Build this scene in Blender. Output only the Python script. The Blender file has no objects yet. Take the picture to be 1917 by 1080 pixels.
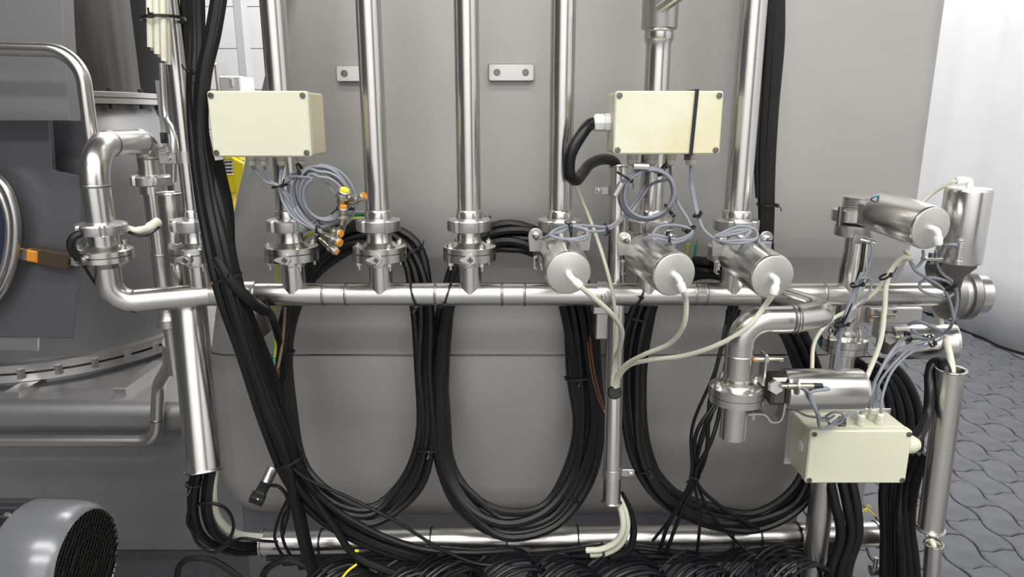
import bpy, math, random
from mathutils import Vector, Matrix

rnd = random.Random(11)
scene = bpy.context.scene
col = scene.collection

# ------------------------------------------------------------------ camera, world, lamps, exposure
F_PX = 1300.0
PITCH = math.radians(13.8)
CAM = Vector((0.0, 0.0, 1.6))
cam_data = bpy.data.cameras.new('camera')
cam_data.sensor_fit = 'HORIZONTAL'
cam_data.sensor_width = 36.0
cam_data.lens = F_PX * 36.0 / 1917.0
cam_data.clip_start = 0.05
cam = bpy.data.objects.new('camera', cam_data)
cam.location = CAM
cam.rotation_euler = (math.pi / 2 - PITCH, 0, 0)
col.objects.link(cam)
scene.camera = cam

world = bpy.data.worlds.new('hall_light')
scene.world = world
world.use_nodes = True
bg = world.node_tree.nodes['Background']
bg.inputs['Color'].default_value = (0.93, 0.96, 1.0, 1)
bg.inputs['Strength'].default_value = 0.10

def ceiling_lamp(x, y, z, sx, sy, power, rx=0.0):
    d = bpy.data.lights.new('ceiling_lamp', 'AREA')
    d.shape = 'RECTANGLE'; d.size = sx; d.size_y = sy
    d.energy = power; d.color = (1.0, 0.975, 0.94)
    o = bpy.data.objects.new('ceiling_lamp', d)
    o.location = (x, y, z); o.rotation_euler = (rx, 0, 0)
    col.objects.link(o)
ceiling_lamp(0.4, -0.5, 4.6, 6.0, 0.6, 260)
ceiling_lamp(0.4, -2.9, 4.6, 6.0, 0.6, 420)
ceiling_lamp(0.2, 4.6, 5.2, 6.0, 0.6, 520)

vs = scene.view_settings
vs.view_transform = 'Standard'
vs.look = 'None'
vs.exposure = -0.5
vs.gamma = 1.0
vs.use_curve_mapping = False

# ------------------------------------------------------------------ where things stand
CP, SP = math.cos(PITCH), math.sin(PITCH)
def ray(px, py):
    u = (px - 958.5) / F_PX; v = (py - 540.0) / F_PX
    return Vector((u, CP - v * SP, -SP - v * CP))
def at(px, py, Y):
    d = ray(px, py)
    return CAM + d * (Y / d.y)
def floor_at(px, py):
    d = ray(px, py)
    return CAM + d * (-CAM.z / d.z)
def mpp(py, Y):
    return Y / (CP - (py - 540.0) / F_PX * SP) / F_PX
def pix(P):
    d = P - CAM
    zc = d.y * CP - d.z * SP
    return (958.5 + F_PX * d.x / zc, 540 - F_PX * (d.z * CP + d.y * SP) / zc)

# ------------------------------------------------------------------ materials
MATS = {}
def mat(name, color, rough=0.5, metal=0.0, noise=0.0, nscale=20.0, rvar=0.0, bump=0.0, bscale=60.0, stretch=(1, 1, 1),
        color2=None, spec=0.5, trans=0.0, coat=0.0):
    m = bpy.data.materials.new(name); m.use_nodes = True
    nt = m.node_tree; b = nt.nodes['Principled BSDF']
    b.inputs['Base Color'].default_value = (*color, 1)
    b.inputs['Roughness'].default_value = rough
    b.inputs['Metallic'].default_value = metal
    b.inputs['Specular IOR Level'].default_value = spec
    b.inputs['Transmission Weight'].default_value = trans
    b.inputs['Coat Weight'].default_value = coat
    if noise or rvar or bump:
        tc = nt.nodes.new('ShaderNodeTexCoord')
        mp = nt.nodes.new('ShaderNodeMapping'); mp.inputs['Scale'].default_value = stretch
        nt.links.new(tc.outputs['Object'], mp.inputs['Vector'])
        n = nt.nodes.new('ShaderNodeTexNoise'); n.inputs['Scale'].default_value = nscale
        n.inputs['Detail'].default_value = 5
        nt.links.new(mp.outputs['Vector'], n.inputs['Vector'])
        if noise:
            mx = nt.nodes.new('ShaderNodeMix'); mx.data_type = 'RGBA'
            c2 = color2 if color2 else tuple(c * (1 - noise) for c in color)
            mx.inputs['A'].default_value = (*color, 1); mx.inputs['B'].default_value = (*c2, 1)
            mr = nt.nodes.new('ShaderNodeMapRange')
            mr.inputs['From Min'].default_value = 0.35; mr.inputs['From Max'].default_value = 0.7
            nt.links.new(n.outputs['Fac'], mr.inputs['Value'])
            nt.links.new(mr.outputs['Result'], mx.inputs['Factor'])
            nt.links.new(mx.outputs['Result'], b.inputs['Base Color'])
        if rvar:
            mr2 = nt.nodes.new('ShaderNodeMapRange')
            mr2.inputs['To Min'].default_value = max(0.02, rough - rvar); mr2.inputs['To Max'].default_value = rough + rvar
            nt.links.new(n.outputs['Fac'], mr2.inputs['Value'])
            nt.links.new(mr2.outputs['Result'], b.inputs['Roughness'])
        if bump:
            n2 = nt.nodes.new('ShaderNodeTexNoise'); n2.inputs['Scale'].default_value = bscale
            nt.links.new(mp.outputs['Vector'], n2.inputs['Vector'])
            bp = nt.nodes.new('ShaderNodeBump'); bp.inputs['Strength'].default_value = bump
            bp.inputs['Distance'].default_value = 0.002
            nt.links.new(n2.outputs['Fac'], bp.inputs['Height'])
            nt.links.new(bp.outputs['Normal'], b.inputs['Normal'])
    MATS[name] = m
    return m

STEEL = mat('polished_stainless', (0.72, 0.705, 0.675), 0.24, 1.0, noise=0.06, nscale=9, rvar=0.04, stretch=(1, 1, 0.25))
STEEL_H = mat('polished_stainless_run', (0.68, 0.67, 0.645), 0.29, 1.0, noise=0.12, nscale=9, rvar=0.07, stretch=(0.25, 1, 1))
SATIN = mat('satin_stainless', (0.66, 0.65, 0.635), 0.36, 1.0, noise=0.08, nscale=14, rvar=0.06)
CAP = mat('bead_blasted_stainless', (0.76, 0.75, 0.71), 0.42, 1.0, noise=0.06, nscale=10)
TANK = mat('matt_stainless_sheet', (0.41, 0.405, 0.39), 0.46, 0.45, noise=0.10, nscale=3, rvar=0.05, bump=0.05, bscale=3)
MIDST = mat('grey_cast_steel', (0.36, 0.355, 0.34), 0.36, 1.0, noise=0.12, nscale=20)
TANK_L = mat('blasted_grey_sheet', (0.36, 0.36, 0.37), 0.44, 0.8, noise=0.16, nscale=3, rvar=0.06)
TANK_D = mat('dark_grey_sheet', (0.20, 0.20, 0.215), 0.42, 0.7, noise=0.2, nscale=4, rvar=0.06)
WELD = mat('weld_seam', (0.40, 0.39, 0.37), 0.4, 1.0, noise=0.3, nscale=60)
DARKST = mat('dark_stainless', (0.22, 0.21, 0.20), 0.3, 1.0, noise=0.2, nscale=20)
BLACK = mat('black_rubber_cable', (0.0085, 0.0085, 0.0095), 0.43, 0.0, noise=0.4, nscale=12, rvar=0.06, spec=0.36)
BLACK2 = mat('black_pvc_cable', (0.006, 0.006, 0.008), 0.34, 0.0, spec=0.36)
TIE = mat('black_nylon', (0.010, 0.010, 0.011), 0.35)
GREYC = mat('grey_pvc_cable', (0.24, 0.26, 0.295), 0.4, 0.0, noise=0.12, nscale=30)
HOSE = mat('clear_air_hose', (0.73, 0.73, 0.60), 0.3, 0.0, noise=0.1, nscale=20, spec=0.5)
CREAM = mat('cream_plastic', (0.66, 0.66, 0.515), 0.42, 0.0, noise=0.06, nscale=6)
CREAM_Y = mat('yellowed_cream_plastic', (0.70, 0.70, 0.58), 0.42, 0.0, noise=1.0, nscale=9, color2=(0.63, 0.59, 0.37))
CREAM_S = mat('yellowed_cream_side', (0.62, 0.57, 0.39), 0.45, 0.0, noise=0.12, nscale=6)
GLAND = mat('pale_grey_gland', (0.62, 0.62, 0.53), 0.4)
WHITEP = mat('white_plastic', (0.82, 0.82, 0.80), 0.3)
ORANGE = mat('orange_sensor_face', (0.62, 0.25, 0.03), 0.4)
YELLOW = mat('yellow_paint', (0.80, 0.66, 0.02), 0.35)
BRASS = mat('nickel_brass', (0.52, 0.48, 0.38), 0.32, 1.0, noise=0.2, nscale=40)
GREENW = mat('green_insulation', (0.05, 0.35, 0.16), 0.4)
YGW = mat('yellow_green_insulation', (0.42, 0.55, 0.03), 0.4)
COPPER = mat('bare_copper', (0.15, 0.065, 0.03), 0.45, 0.4)
BROWNW = mat('pink_brown_insulation', (0.28, 0.17, 0.13), 0.45)
BLUE = mat('blue_sticker', (0.03, 0.13, 0.22), 0.4)
MOTOR = mat('silver_motor_paint', (0.20, 0.205, 0.22), 0.27, 0.3, noise=0.08, nscale=8)
MOTORD = mat('dark_motor_paint', (0.05, 0.05, 0.055), 0.4, 0.2)
PAVER = mat('grey_paver', (0.118, 0.122, 0.134), 0.7, 0.0, noise=0.28, nscale=9, bump=0.35, bscale=140)
JOINT = mat('dark_joint_sand', (0.035, 0.035, 0.04), 0.9, 0.0, noise=0.3, nscale=30)
CONCRETE = mat('hall_concrete', (0.20, 0.20, 0.20), 0.55, 0.0, noise=0.15, nscale=4)
GRILLE = mat('matt_black_wire', (0.010, 0.010, 0.010), 0.7, 0.0, spec=0.2)
WALLW = mat('white_wall_panel', (0.80, 0.81, 0.83), 0.5)
CLOTH = mat('white_curtain_cloth', (0.68, 0.69, 0.71), 0.75, 0.0, noise=0.05, nscale=3)
AMBER = mat('brown_latch', (0.06, 0.04, 0.025), 0.35)
GASKET = mat('tan_gasket', (0.42, 0.33, 0.18), 0.5)
DARKDUCT = mat('streaked_dark_steel', (0.095, 0.092, 0.09), 0.42, 0.8, noise=0.5, nscale=6, stretch=(5, 5, 0.3))
GLASS = mat('dark_sight_glass', (0.03, 0.035, 0.06), 0.08)

# ------------------------------------------------------------------ mesh helpers
def spline(pts, sub=8, closed=False):
    P = [Vector(p) for p in pts]; n = len(P)
    if n < 3 and not closed:
        return P
    out = []
    rng = range(n) if closed else range(n - 1)
    for i in rng:
        if closed:
            p0, p1, p2, p3 = P[(i - 1) % n], P[i], P[(i + 1) % n], P[(i + 2) % n]
        else:
            p1, p2 = P[i], P[i + 1]
            p0 = P[i - 1] if i > 0 else p1 * 2 - p2
            p3 = P[i + 2] if i + 2 < n else p2 * 2 - p1
        t0 = 0.0; t1 = t0 + max(1e-5, (p1 - p0).length ** 0.5); t2 = t1 + max(1e-5, (p2 - p1).length ** 0.5)
        t3 = t2 + max(1e-5, (p3 - p2).length ** 0.5)
        for k in range(sub):
            t = t1 + (t2 - t1) * k / sub
            a1 = p0 * ((t1 - t) / (t1 - t0)) + p1 * ((t - t0) / (t1 - t0))
            a2 = p1 * ((t2 - t) / (t2 - t1)) + p2 * ((t - t1) / (t2 - t1))
            a3 = p2 * ((t3 - t) / (t3 - t2)) + p3 * ((t - t2) / (t3 - t2))
            b1 = a1 * ((t2 - t) / (t2 - t0)) + a2 * ((t - t0) / (t2 - t0))
            b2 = a2 * ((t3 - t) / (t3 - t1)) + a3 * ((t - t1) / (t3 - t1))
            out.append(b1 * ((t2 - t) / (t2 - t1)) + b2 * ((t - t1) / (t2 - t1)))
    if not closed:
        out.append(P[-1])
    return out

def fillet(pts, rad, n=10):
    P = [Vector(p) for p in pts]; out = [P[0]]
    rads = rad if isinstance(rad, (list, tuple)) else [rad] * (len(P) - 2)
    for i in range(1, len(P) - 1):
        a = (P[i - 1] - P[i]); b = (P[i + 1] - P[i]); la, lb = a.length, b.length
        a /= la; b /= lb
        ang = a.angle(b)
        if ang > 3.1:
            out.append(P[i]); continue
        r = rads[i - 1]; d = min(r / math.tan(ang / 2), la * 0.49, lb * 0.49); r = d * math.tan(ang / 2)
        c = P[i] + (a + b).normalized() * (r / math.sin(ang / 2))
        s = P[i] + a * d - c; e = P[i] + b * d - c
        tot = s.angle(e); ax = s.cross(e).normalized()
        for k in range(n + 1):
            out.append(c + Matrix.Rotation(tot * k / n, 3, ax) @ s)
    out.append(P[-1])
    return out

def frame_of(axis, up=None):
    a = Vector(axis).normalized()
    u = Vector(up) if up is not None else (Vector((0, 0, 1)) if abs(a.z) < 0.9 else Vector((1, 0, 0)))
    x = (u - a * u.dot(a)).normalized()
    y = a.cross(x)
    return x, y, a

class G:
    def __init__(self):
        self.v = []; self.f = []
    def tube(self, path, r, n=12, closed=False, caps=True, flat=1.0):
        P = [Vector(p) for p in path]; N = len(P)
        R = r if isinstance(r, (list, tuple)) else [r] * N
        T = []
        for i in range(N):
            if closed:
                t = P[(i + 1) % N] - P[(i - 1) % N]
            else:
                t = P[min(i + 1, N - 1)] - P[max(i - 1, 0)]
            T.append(t.normalized() if t.length > 1e-9 else (T[-1] if T else Vector((0, 0, 1))))
        x, y, _ = frame_of(T[0])
        X = [x]
        for i in range(1, N):
            q = T[i - 1].rotation_difference(T[i])
            x = q @ X[-1]; x = (x - T[i] * x.dot(T[i])).normalized()
            X.append(x)
        tw = 0.0
        if closed:
            q = T[-1].rotation_difference(T[0]); xe = q @ X[-1]
            tw = math.atan2(xe.cross(X[0]).dot(T[0]), xe.dot(X[0]))
        b = len(self.v)
        for i in range(N):
            a0 = tw * i / N
            xx = X[i]; yy = T[i].cross(xx)
            for k in range(n):
                a = 2 * math.pi * k / n + a0
                self.v.append(P[i] + xx * (R[i] * math.cos(a)) + yy * (R[i] * flat * math.sin(a)))
        M = N if closed else N - 1
        for i in range(M):
            j = (i + 1) % N
            for k in range(n):
                k2 = (k + 1) % n
                self.f.append((b + i * n + k, b + i * n + k2, b + j * n + k2, b + j * n + k))
        if caps and not closed:
            self.f.append(tuple(b + k for k in range(n))[::-1])
            self.f.append(tuple(b + (N - 1) * n + k for k in range(n)))
        return self
    def lathe(self, prof, o, axis=(0, 0, 1), n=32, cap0=True, cap1=True, mod=None, up=None):
        x, y, a = frame_of(axis, up); o = Vector(o); b = len(self.v); N = len(prof)
        for (r, h) in prof:
            for k in range(n):
                t = 2 * math.pi * k / n
                rr = r * (mod(t, r) if mod else 1.0)
                self.v.append(o + a * h + x * (rr * math.cos(t)) + y * (rr * math.sin(t)))
        for i in range(N - 1):
            for k in range(n):
                k2 = (k + 1) % n
                self.f.append((b + i * n + k, b + i * n + k2, b + (i + 1) * n + k2, b + (i + 1) * n + k))
        if cap0: self.f.append(tuple(b + k for k in range(n))[::-1])
        if cap1: self.f.append(tuple(b + (N - 1) * n + k for k in range(n)))
        return self
    def prism(self, poly, o, ex, ey, depth, bevel=0.0):
        """poly in (ex,ey) plane, extruded along ex x ey * depth, centred"""
        ex = Vector(ex).normalized(); ey = Vector(ey).normalized(); ez = ex.cross(ey); o = Vector(o); n = len(poly)
        area = sum(poly[i][0] * poly[(i + 1) % n][1] - poly[(i + 1) % n][0] * poly[i][1] for i in range(n))
        if area < 0: poly = poly[::-1]
        cx = sum(p[0] for p in poly) / n; cy = sum(p[1] for p in poly) / n
        def inset(d):
            if d == 0: return poly
            out = []
            for i in range(n):
                p0, p1, p2 = poly[i - 1], poly[i], poly[(i + 1) % n]
                e1 = Vector((p1[0] - p0[0], p1[1] - p0[1])); e2 = Vector((p2[0] - p1[0], p2[1] - p1[1]))
                if e1.length < 1e-9 or e2.length < 1e-9: out.append(p1); continue
                e1.normalize(); e2.normalize()
                n1 = Vector((-e1.y, e1.x)); n2 = Vector((-e2.y, e2.x)); m = n1 + n2
                if m.length < 1e-6: out.append(p1); continue
                m.normalize(); k = d / max(0.3, m.dot(n1))
                out.append((p1[0] + m.x * k, p1[1] + m.y * k))
            return out
        lv = [(-depth / 2, 0)] if not bevel else [(-depth / 2, bevel), (-depth / 2 + bevel, 0)]
        lv += [(depth / 2, 0)] if not bevel else [(depth / 2 - bevel, 0), (depth / 2, bevel)]
        b = len(self.v)
        for (h, d) in lv:
            for p in inset(d):
                self.v.append(o + ex * p[0] + ey * p[1] + ez * h)
        for i in range(len(lv) - 1):
            for k in range(n):
                k2 = (k + 1) % n
                self.f.append((b + i * n + k, b + i * n + k2, b + (i + 1) * n + k2, b + (i + 1) * n + k))
        self.f.append(tuple(b + k for k in range(n))[::-1])
        self.f.append(tuple(b + (len(lv) - 1) * n + k for k in range(n)))
        return self
    def box(self, c, s, bevel=0.0, ex=(1, 0, 0), ey=(0, 0, 1), corner=0.0, cn=4):
        """size s=(along ex, along ey, depth)"""
        hx, hy = s[0] / 2, s[1] / 2
        if corner > 0:
            poly = []
            for (sx, sy, a0) in ((1, 1, 0), (-1, 1, 90), (-1, -1, 180), (1, -1, 270)):
                for k in range(cn + 1):
                    a = math.radians(a0 + 90 * k / cn)
                    poly.append((sx * (hx - corner) + corner * math.cos(a), sy * (hy - corner) + corner * math.sin(a)))
        else:
            poly = [(hx, hy), (-hx, hy), (-hx, -hy), (hx, -hy)]
        return self.prism(poly, c, ex, ey, s[2], bevel)
    def ribbon(self, path, wvec, th):
        """bent sheet strip along path, width vector wvec, thickness th"""
        P = [Vector(p) for p in path]; w = Vector(wvec); b = len(self.v); N = len(P)
        for i in range(N):
            t = (P[min(i + 1, N - 1)] - P[max(i - 1, 0)]).normalized()
            nn = t.cross(w).normalized() * (th / 2)
            for (s1, s2) in ((-1, -1), (1, -1), (1, 1), (-1, 1)):
                self.v.append(P[i] + w * (0.5 * s1) + nn * s2)
        for i in range(N - 1):
            for k in range(4):
                k2 = (k + 1) % 4
                self.f.append((b + i * 4 + k, b + i * 4 + k2, b + i * 4 + 4 + k2, b + i * 4 + 4 + k))
        self.f.append((b + 3, b + 2, b + 1, b)); e = b + (N - 1) * 4; self.f.append((e, e + 1, e + 2, e + 3))
        return self
    def add(self, verts, faces):
        b = len(self.v); self.v += [Vector(p) for p in verts]; self.f += [tuple(b + i for i in f) for f in faces]
        return self

ORG = {}
def link_mesh(name, me, material, parent=None, loc=None):
    o = bpy.data.objects.new(name, me); col.objects.link(o)
    if parent is not None:
        o.parent = parent
        ORG[o] = ORG[parent]
    else:
        o.location = loc if loc is not None else (0, 0, 0)
        ORG[o] = Vector(o.location)
    return o
def build(name, g, material, parent=None, loc=None, smooth=38):
    if parent is not None:
        org = ORG[parent]
    else:
        if loc is None:
            n = len(g.v); zs = min(p.z for p in g.v)
            c = sum(g.v, Vector()) / n; loc = Vector((c.x, c.y, zs))
        org = Vector(loc)
    me = bpy.data.meshes.new(name)
    me.from_pydata([tuple(p - org) for p in g.v], [], g.f)
    me.update()
    if smooth:
        me.polygons.foreach_set('use_smooth', [True] * len(me.polygons))
        me.set_sharp_from_angle(angle=math.radians(smooth))
    me.materials.append(material)
    return link_mesh(name, me, material, parent, org)
def tag(o, label, cat, group=None, kind=None):
    o['label'] = label
    if cat: o['category'] = cat
    if group: o['group'] = group
    if kind: o['kind'] = kind
    return o
def thing(name, label, cat, loc, group=None):
    o = bpy.data.objects.new(name, None); col.objects.link(o)
    o.empty_display_size = 0.05
    o.location = loc; ORG[o] = Vector(loc)
    return tag(o, label, cat, group)
def copy_tree(o, loc=None, parent=None, label=None):
    c = o.copy(); col.objects.link(c); c.parent = parent
    if loc is not None: c.location = loc
    ORG[c] = Vector(c.location) if parent is None else ORG[parent]
    if label: c['label'] = label
    for ch in o.children:
        copy_tree(ch, None, c)
    return c

def P3(lst):
    return [at(*p[:3]) for p in lst]
def cable(lst, rpx, material, label, group=None, name='cable', cat='cable', sub=8, n=8, closed=False, raw=False):
    pts = [Vector(p) for p in lst] if raw else P3(lst)
    r = rpx
    g = G().tube(spline(pts, sub, closed), r, n, closed)
    o = build(name, g, material)
    return tag(o, label, cat, group)
def tie(c, axis, ra, rb, label, group='black cable ties', up=(0, 1, 0), tail=True, w=0.0045, material=None):
    """cable tie: strap ring (semi-axes ra across, rb in depth), head and tail"""
    x, y, a = frame_of(axis, up)     # x = depth-ish, y = across
    g = G(); n = 24; b = 0
    for k in range(n):
        t = 2 * math.pi * k / n
        for (s, e) in ((-1, 0), (1, 0), (1, 0.0016), (-1, 0.0016)):
            g.v.append(Vector(c) + y * ((ra + e) * math.cos(t)) + x * ((rb + e) * math.sin(t)) + a * (s * w / 2))
    for k in range(n):
        k2 = (k + 1) % n
        for j in range(4):
            j2 = (j + 1) % 4
            g.f.append((k * 4 + j, k * 4 + j2, k2 * 4 + j2, k2 * 4 + j))
    root = thing('cable_tie', label, 'cable tie', Vector(c), group)
    build('strap', g, material or TIE, root)
    ang = rnd.uniform(3.5, 5.8)
    hp = Vector(c) + y * ((ra + 0.003) * math.cos(ang)) + x * ((rb + 0.003) * math.sin(ang))
    nn = (y * math.cos(ang) + x * math.sin(ang)).normalized()
    h = G().box(hp, (w * 1.7, w * 1.7, 0.006), 0.001, ex=a, ey=nn.cross(a))
    build('tie_head', h, material or TIE, root)
    if tail:
        tt = G().ribbon([hp, hp + nn * 0.008 - a * 0.004, hp + nn * 0.014 - a * 0.012 + y * 0.003], a.cross(nn) * (w * 0.6), 0.0014)
        build('tie_tail', tt, material or TIE, root)
    return root
ORD = ['first', 'second', 'third', 'fourth', 'fifth', 'sixth', 'seventh', 'eighth', 'ninth', 'tenth', 'eleventh', 'twelfth']
def bundle(ctrl, n, r, label, group, seed=0, squash=0.55, closed=False, twist=0.6, material=None, jitter=0.25, sub=6, name='cable', rv=0.15, order=0):
    """n separate cables running side by side along ctrl = (px, py, Y, half width in px)"""
    rr = random.Random(seed); out = []
    C = [at(*c[:3]) for c in ctrl]; W = [c[3] * mpp(c[1], c[2]) for c in ctrl]; m = len(C)
    res = []
    for i in range(n):
        rad = math.sqrt((i + 0.5) / n); th = i * 2.39996 + rr.uniform(-.3, .3); tw = rr.uniform(-twist, twist)
        pts = []
        for k in range(m):
            if closed: t = (C[(k + 1) % m] - C[(k - 1) % m]).normalized()
            else: t = (C[min(k + 1, m - 1)] - C[max(k - 1, 0)]).normalized()
            e1 = t.cross(Vector((0, 1, 0)))
            e1 = e1.normalized() if e1.length > 1e-4 else Vector((1, 0, 0))
            e2 = Vector((0, 1, 0))
            s = math.sin(2 * math.pi * k / m) if closed else (k / max(1, m - 1) - 0.5) * 2
            a = th + tw * s
            w = max(0.002, W[k] - r)
            o1 = rad * math.cos(a) + rr.uniform(-jitter, jitter) * 0.5; o2 = rad * math.sin(a)
            pts.append(C[k] + e1 * (w * max(-1, min(1, o1))) + e2 * (squash * w * o2))
        ri = r * (1 + rr.uniform(-rv, rv))
        g = G().tube(spline(pts, sub, closed), ri, 8, closed)
        o = build(name, g, material or BLACK)
        res.append((pix(pts[order])[0], o))
    res.sort(key=lambda t: t[0])
    for i, (_, o) in enumerate(res):
        out.append(tag(o, label % ORD[i], 'cable', group))
    return out
# ------------------------------------------------------------------ the setting: floor, pavers, wall, curtain
g = G().box((0, 2.0, -0.045), (16, 16, 0.06), 0, ex=(1, 0, 0), ey=(0, 1, 0))
floor = build('floor', g, CONCRETE, loc=(0, 0, 0), smooth=0)
build('joint_bed', G().box((1.85, 5.1, -0.0135), (3.35, 8.7, 0.004), 0, ex=(1, 0, 0), ey=(0, 1, 0)), JOINT, floor, smooth=0)
floor['kind'] = 'structure'; floor['label'] = 'grey paved hall floor of interlocking wavy pavers'
PX, PY_ = 0.142, 0.205
def paver_mesh(phase):
    def wave(y): return 0.012 * math.sin(2 * math.pi * y / PY_ + phase)
    def wx(x): return 0.010 * math.sin(2 * math.pi * x / PX)
    gap = 0.0032; n = 8; pts = []
    ys = [-PY_ / 2 + PY_ * k / n for k in range(n + 1)]
    for y in ys: pts.append((PX / 2 - gap + wave(y), y))
    pts[0] = (pts[0][0], -PY_ / 2 + gap); pts[-1] = (pts[-1][0], PY_ / 2 - gap)
    for k in (1, 2): pts.append((PX / 2 - PX * k / 3 + wave(PY_ / 2), PY_ / 2 - gap + wx(PX / 2 - PX * k / 3)))
    for y in reversed(ys): pts.append((-PX / 2 + gap + wave(y), y))
    pts[11] = (pts[11][0], PY_ / 2 - gap); pts[-1] = (pts[-1][0], -PY_ / 2 + gap)
    for k in (1, 2): pts.append((-PX / 2 + PX * k / 3 + wave(PY_ / 2), -PY_ / 2 + gap + wx(-PX / 2 + PX * k / 3)))
    m = len(pts); top = []; rim = []; base = []
    for i, p in enumerate(pts):
        d = Vector((p[0], p[1])); k = 1 - 0.006 / max(0.03, d.length)
        top.append((p[0] * k, p[1] * k, 0.0)); rim.append((p[0], p[1], -0.004)); base.append((p[0], p[1], -0.018))
    v = top + rim + base; f = [tuple(range(m))]
    for a in (0, m):
        for i in range(m):
            j = (i + 1) % m
            f.append((a + i, a + m + i, a + m + j, a + j))
    me = bpy.data.meshes.new('paver'); me.from_pydata(v, [], f); me.update(); me.materials.append(PAVER)
    return me
pm = [paver_mesh(0.0), paver_mesh(math.pi)]
cells = []
for i in range(24):
    x = 0.29 + i * PX
    if x > 3.42: break
    for j in range(42):
        y = 0.9 + j * PY_ + (PY_ / 2 if i % 2 else 0)
        q = pix(Vector((x, y, 0)))
        seen = 1640 < q[0] < 1975 and 590 < q[1] < 1135 and y < 5.8
        cells.append((0 if seen else 1, -q[1], i % 2, x, y))
cells.sort()
field = G()
for k, (hid, _, v_, x, y) in enumerate(cells):
    if not hid and k < 300:
        o = bpy.data.objects.new('paver', pm[v_]); col.objects.link(o); o.parent = floor
        o.location = (x, y, rnd.uniform(-0.0015, 0.0015)); o.rotation_euler = (rnd.uniform(-.006, .006), rnd.uniform(-.006, .006), 0)
    else:
        me_ = pm[v_]
        field.add([Vector((p.co.x + x, p.co.y + y, p.co.z)) for p in me_.vertices], [tuple(f.vertices) for f in me_.polygons])
pf = build('paver_field', field, PAVER, floor, smooth=0); pf['kind'] = 'stuff'

wf = build('wall_front', G().box((0.0, -4.6, 2.4), (7.0, 4.8, 0.1)), WALLW, loc=(0, -4.6, 0), smooth=0)
wf['kind'] = 'structure'
# far white wall of panels
wall = build('wall_back', G().box((-1.5, 6.2, 2.9), (12.5, 6.0, 0.12)), WALLW, loc=(-1.5, 6.2, 0), smooth=0)
wall['kind'] = 'structure'
zz = [at(470, yy, 6.1).z for yy in (91, 12)]; dz = zz[1] - zz[0]
for k in range(-5, 6):
    pg = G().box((-1.9, 6.125, zz[0] + dz * (k + 0.5)), (3.6, dz - 0.006, 0.03), 0.002)
    build('panel', pg, WALLW, wall, smooth=0)
def at_box(x0, y0, x1, y1, Y, depth):
    a = at(x0, y0, Y); b = at(x1, y1, Y)
    return (Vector(((a.x + b.x) / 2, Y + depth / 2, (a.z + b.z) / 2)), (abs(b.x - a.x), abs(a.z - b.z), depth))
c, s = at_box(434, -200, 449, 160, 5.6, 0.12)
tag(build('wall_post', G().box(c, s, 0.006), mat('pale_grey_post', (0.55, 0.56, 0.58), 0.5)), 'pale grey upright post in front of the white panelled wall', 'post')
c, s = at_box(409, 142, 453, 185, 4.6, 0.25)
sb = thing('switch_cabinet', 'small white cabinet with a dark slot behind the hanging black cables', 'cabinet', c - Vector((0, 0, s[1] / 2)))
build('cabinet_body', G().box(c, s, 0.008), WHITEP, sb)
c2, s2 = at_box(431, 147, 437, 162, 4.598, 0.02)
build('pedestal', G().box((c.x, c.y, (c.z - s[1] / 2) / 2), (s[0] * .6, c.z - s[1] / 2, s[2] * .7), .004), WHITEP, sb)
build('slot', G().box(c2 - Vector((0, .012, 0)), s2, 0.002), MATS['pale_grey_post'], sb)
c, s = at_box(399, 118, 412, 178, 4.9, 0.2)
s = (s[0], c.z + s[1] / 2 - 0.0, s[2]); c = Vector((c.x, c.y, s[1] / 2))
tag(build('grey_housing', G().box(c, s, 0.01), SATIN), 'grey metal housing edge behind the hanging black cables', 'housing')
# yellow machine seen through the gap
yr = thing('yellow_machine', 'yellow machine part seen under the left junction box', 'machine', at(440, 380, 3.6))
c, s = at_box(418, 288, 450, 300, 3.6, 0.1); build('top_rail', G().box(c, s, 0.006), YELLOW, yr)
c, s = at_box(418, 328, 446, 362, 3.62, 0.08); build('side_plate', G().box(c, s, 0.006), YELLOW, yr)
g = G().prism([(0, 0), (0.055, -0.03), (0.055, -0.19), (0.02, -0.27), (0, -0.2)], at(436, 294, 3.58), (1, 0, 0), (0, 0, 1), 0.03, 0.004)
build('side_arm', g, YELLOW, yr)
zy_ = at(430, 345, 3.62).z
build('upright', G().box((at(426, 345, 3.64).x, 3.66, zy_ / 2), (.05, zy_, .05), .004), YELLOW, yr)
for k in range(4):
    c, s = at_box(419, 302 + k * 6.5, 434, 305.5 + k * 6.5, 3.6, 0.06)
    build('slat', G().box(c, s, 0.003), DARKST, yr)

# curtain along the right side of the hall
cg = G(); nx = 260; ys0, ys1 = -2.0, 9.5; rows = [(0.012, 1.05), (0.5, 1.0), (2.2, 0.9), (4.8, 0.85)]
for (z, amp) in rows:
    for i in range(nx + 1):
        y = ys0 + (ys1 - ys0) * i / nx
        d = 0.05 * math.sin(y * 6.1 + 0.5 * math.sin(y * 2.3)) + 0.03 * math.sin(y * 13.0 + z * 0.3) + 0.02 * math.sin(y * 3.1 + z)
        cg.v.append(Vector((3.53 + amp * d * 0.8, y, z)))
for r_ in range(len(rows) - 1):
    for i in range(nx):
        a = r_ * (nx + 1) + i
        cg.f.append((a, a + 1, a + nx + 2, a + nx + 1))
cu = build('curtain', cg, CLOTH, loc=(3.53, 3.5, 0.0), smooth=80)
sm = cu.modifiers.new('thickness', 'SOLIDIFY'); sm.thickness = 0.006
tag(cu, 'white floor-length curtain hanging at the right behind the valves', 'curtain')

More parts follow.
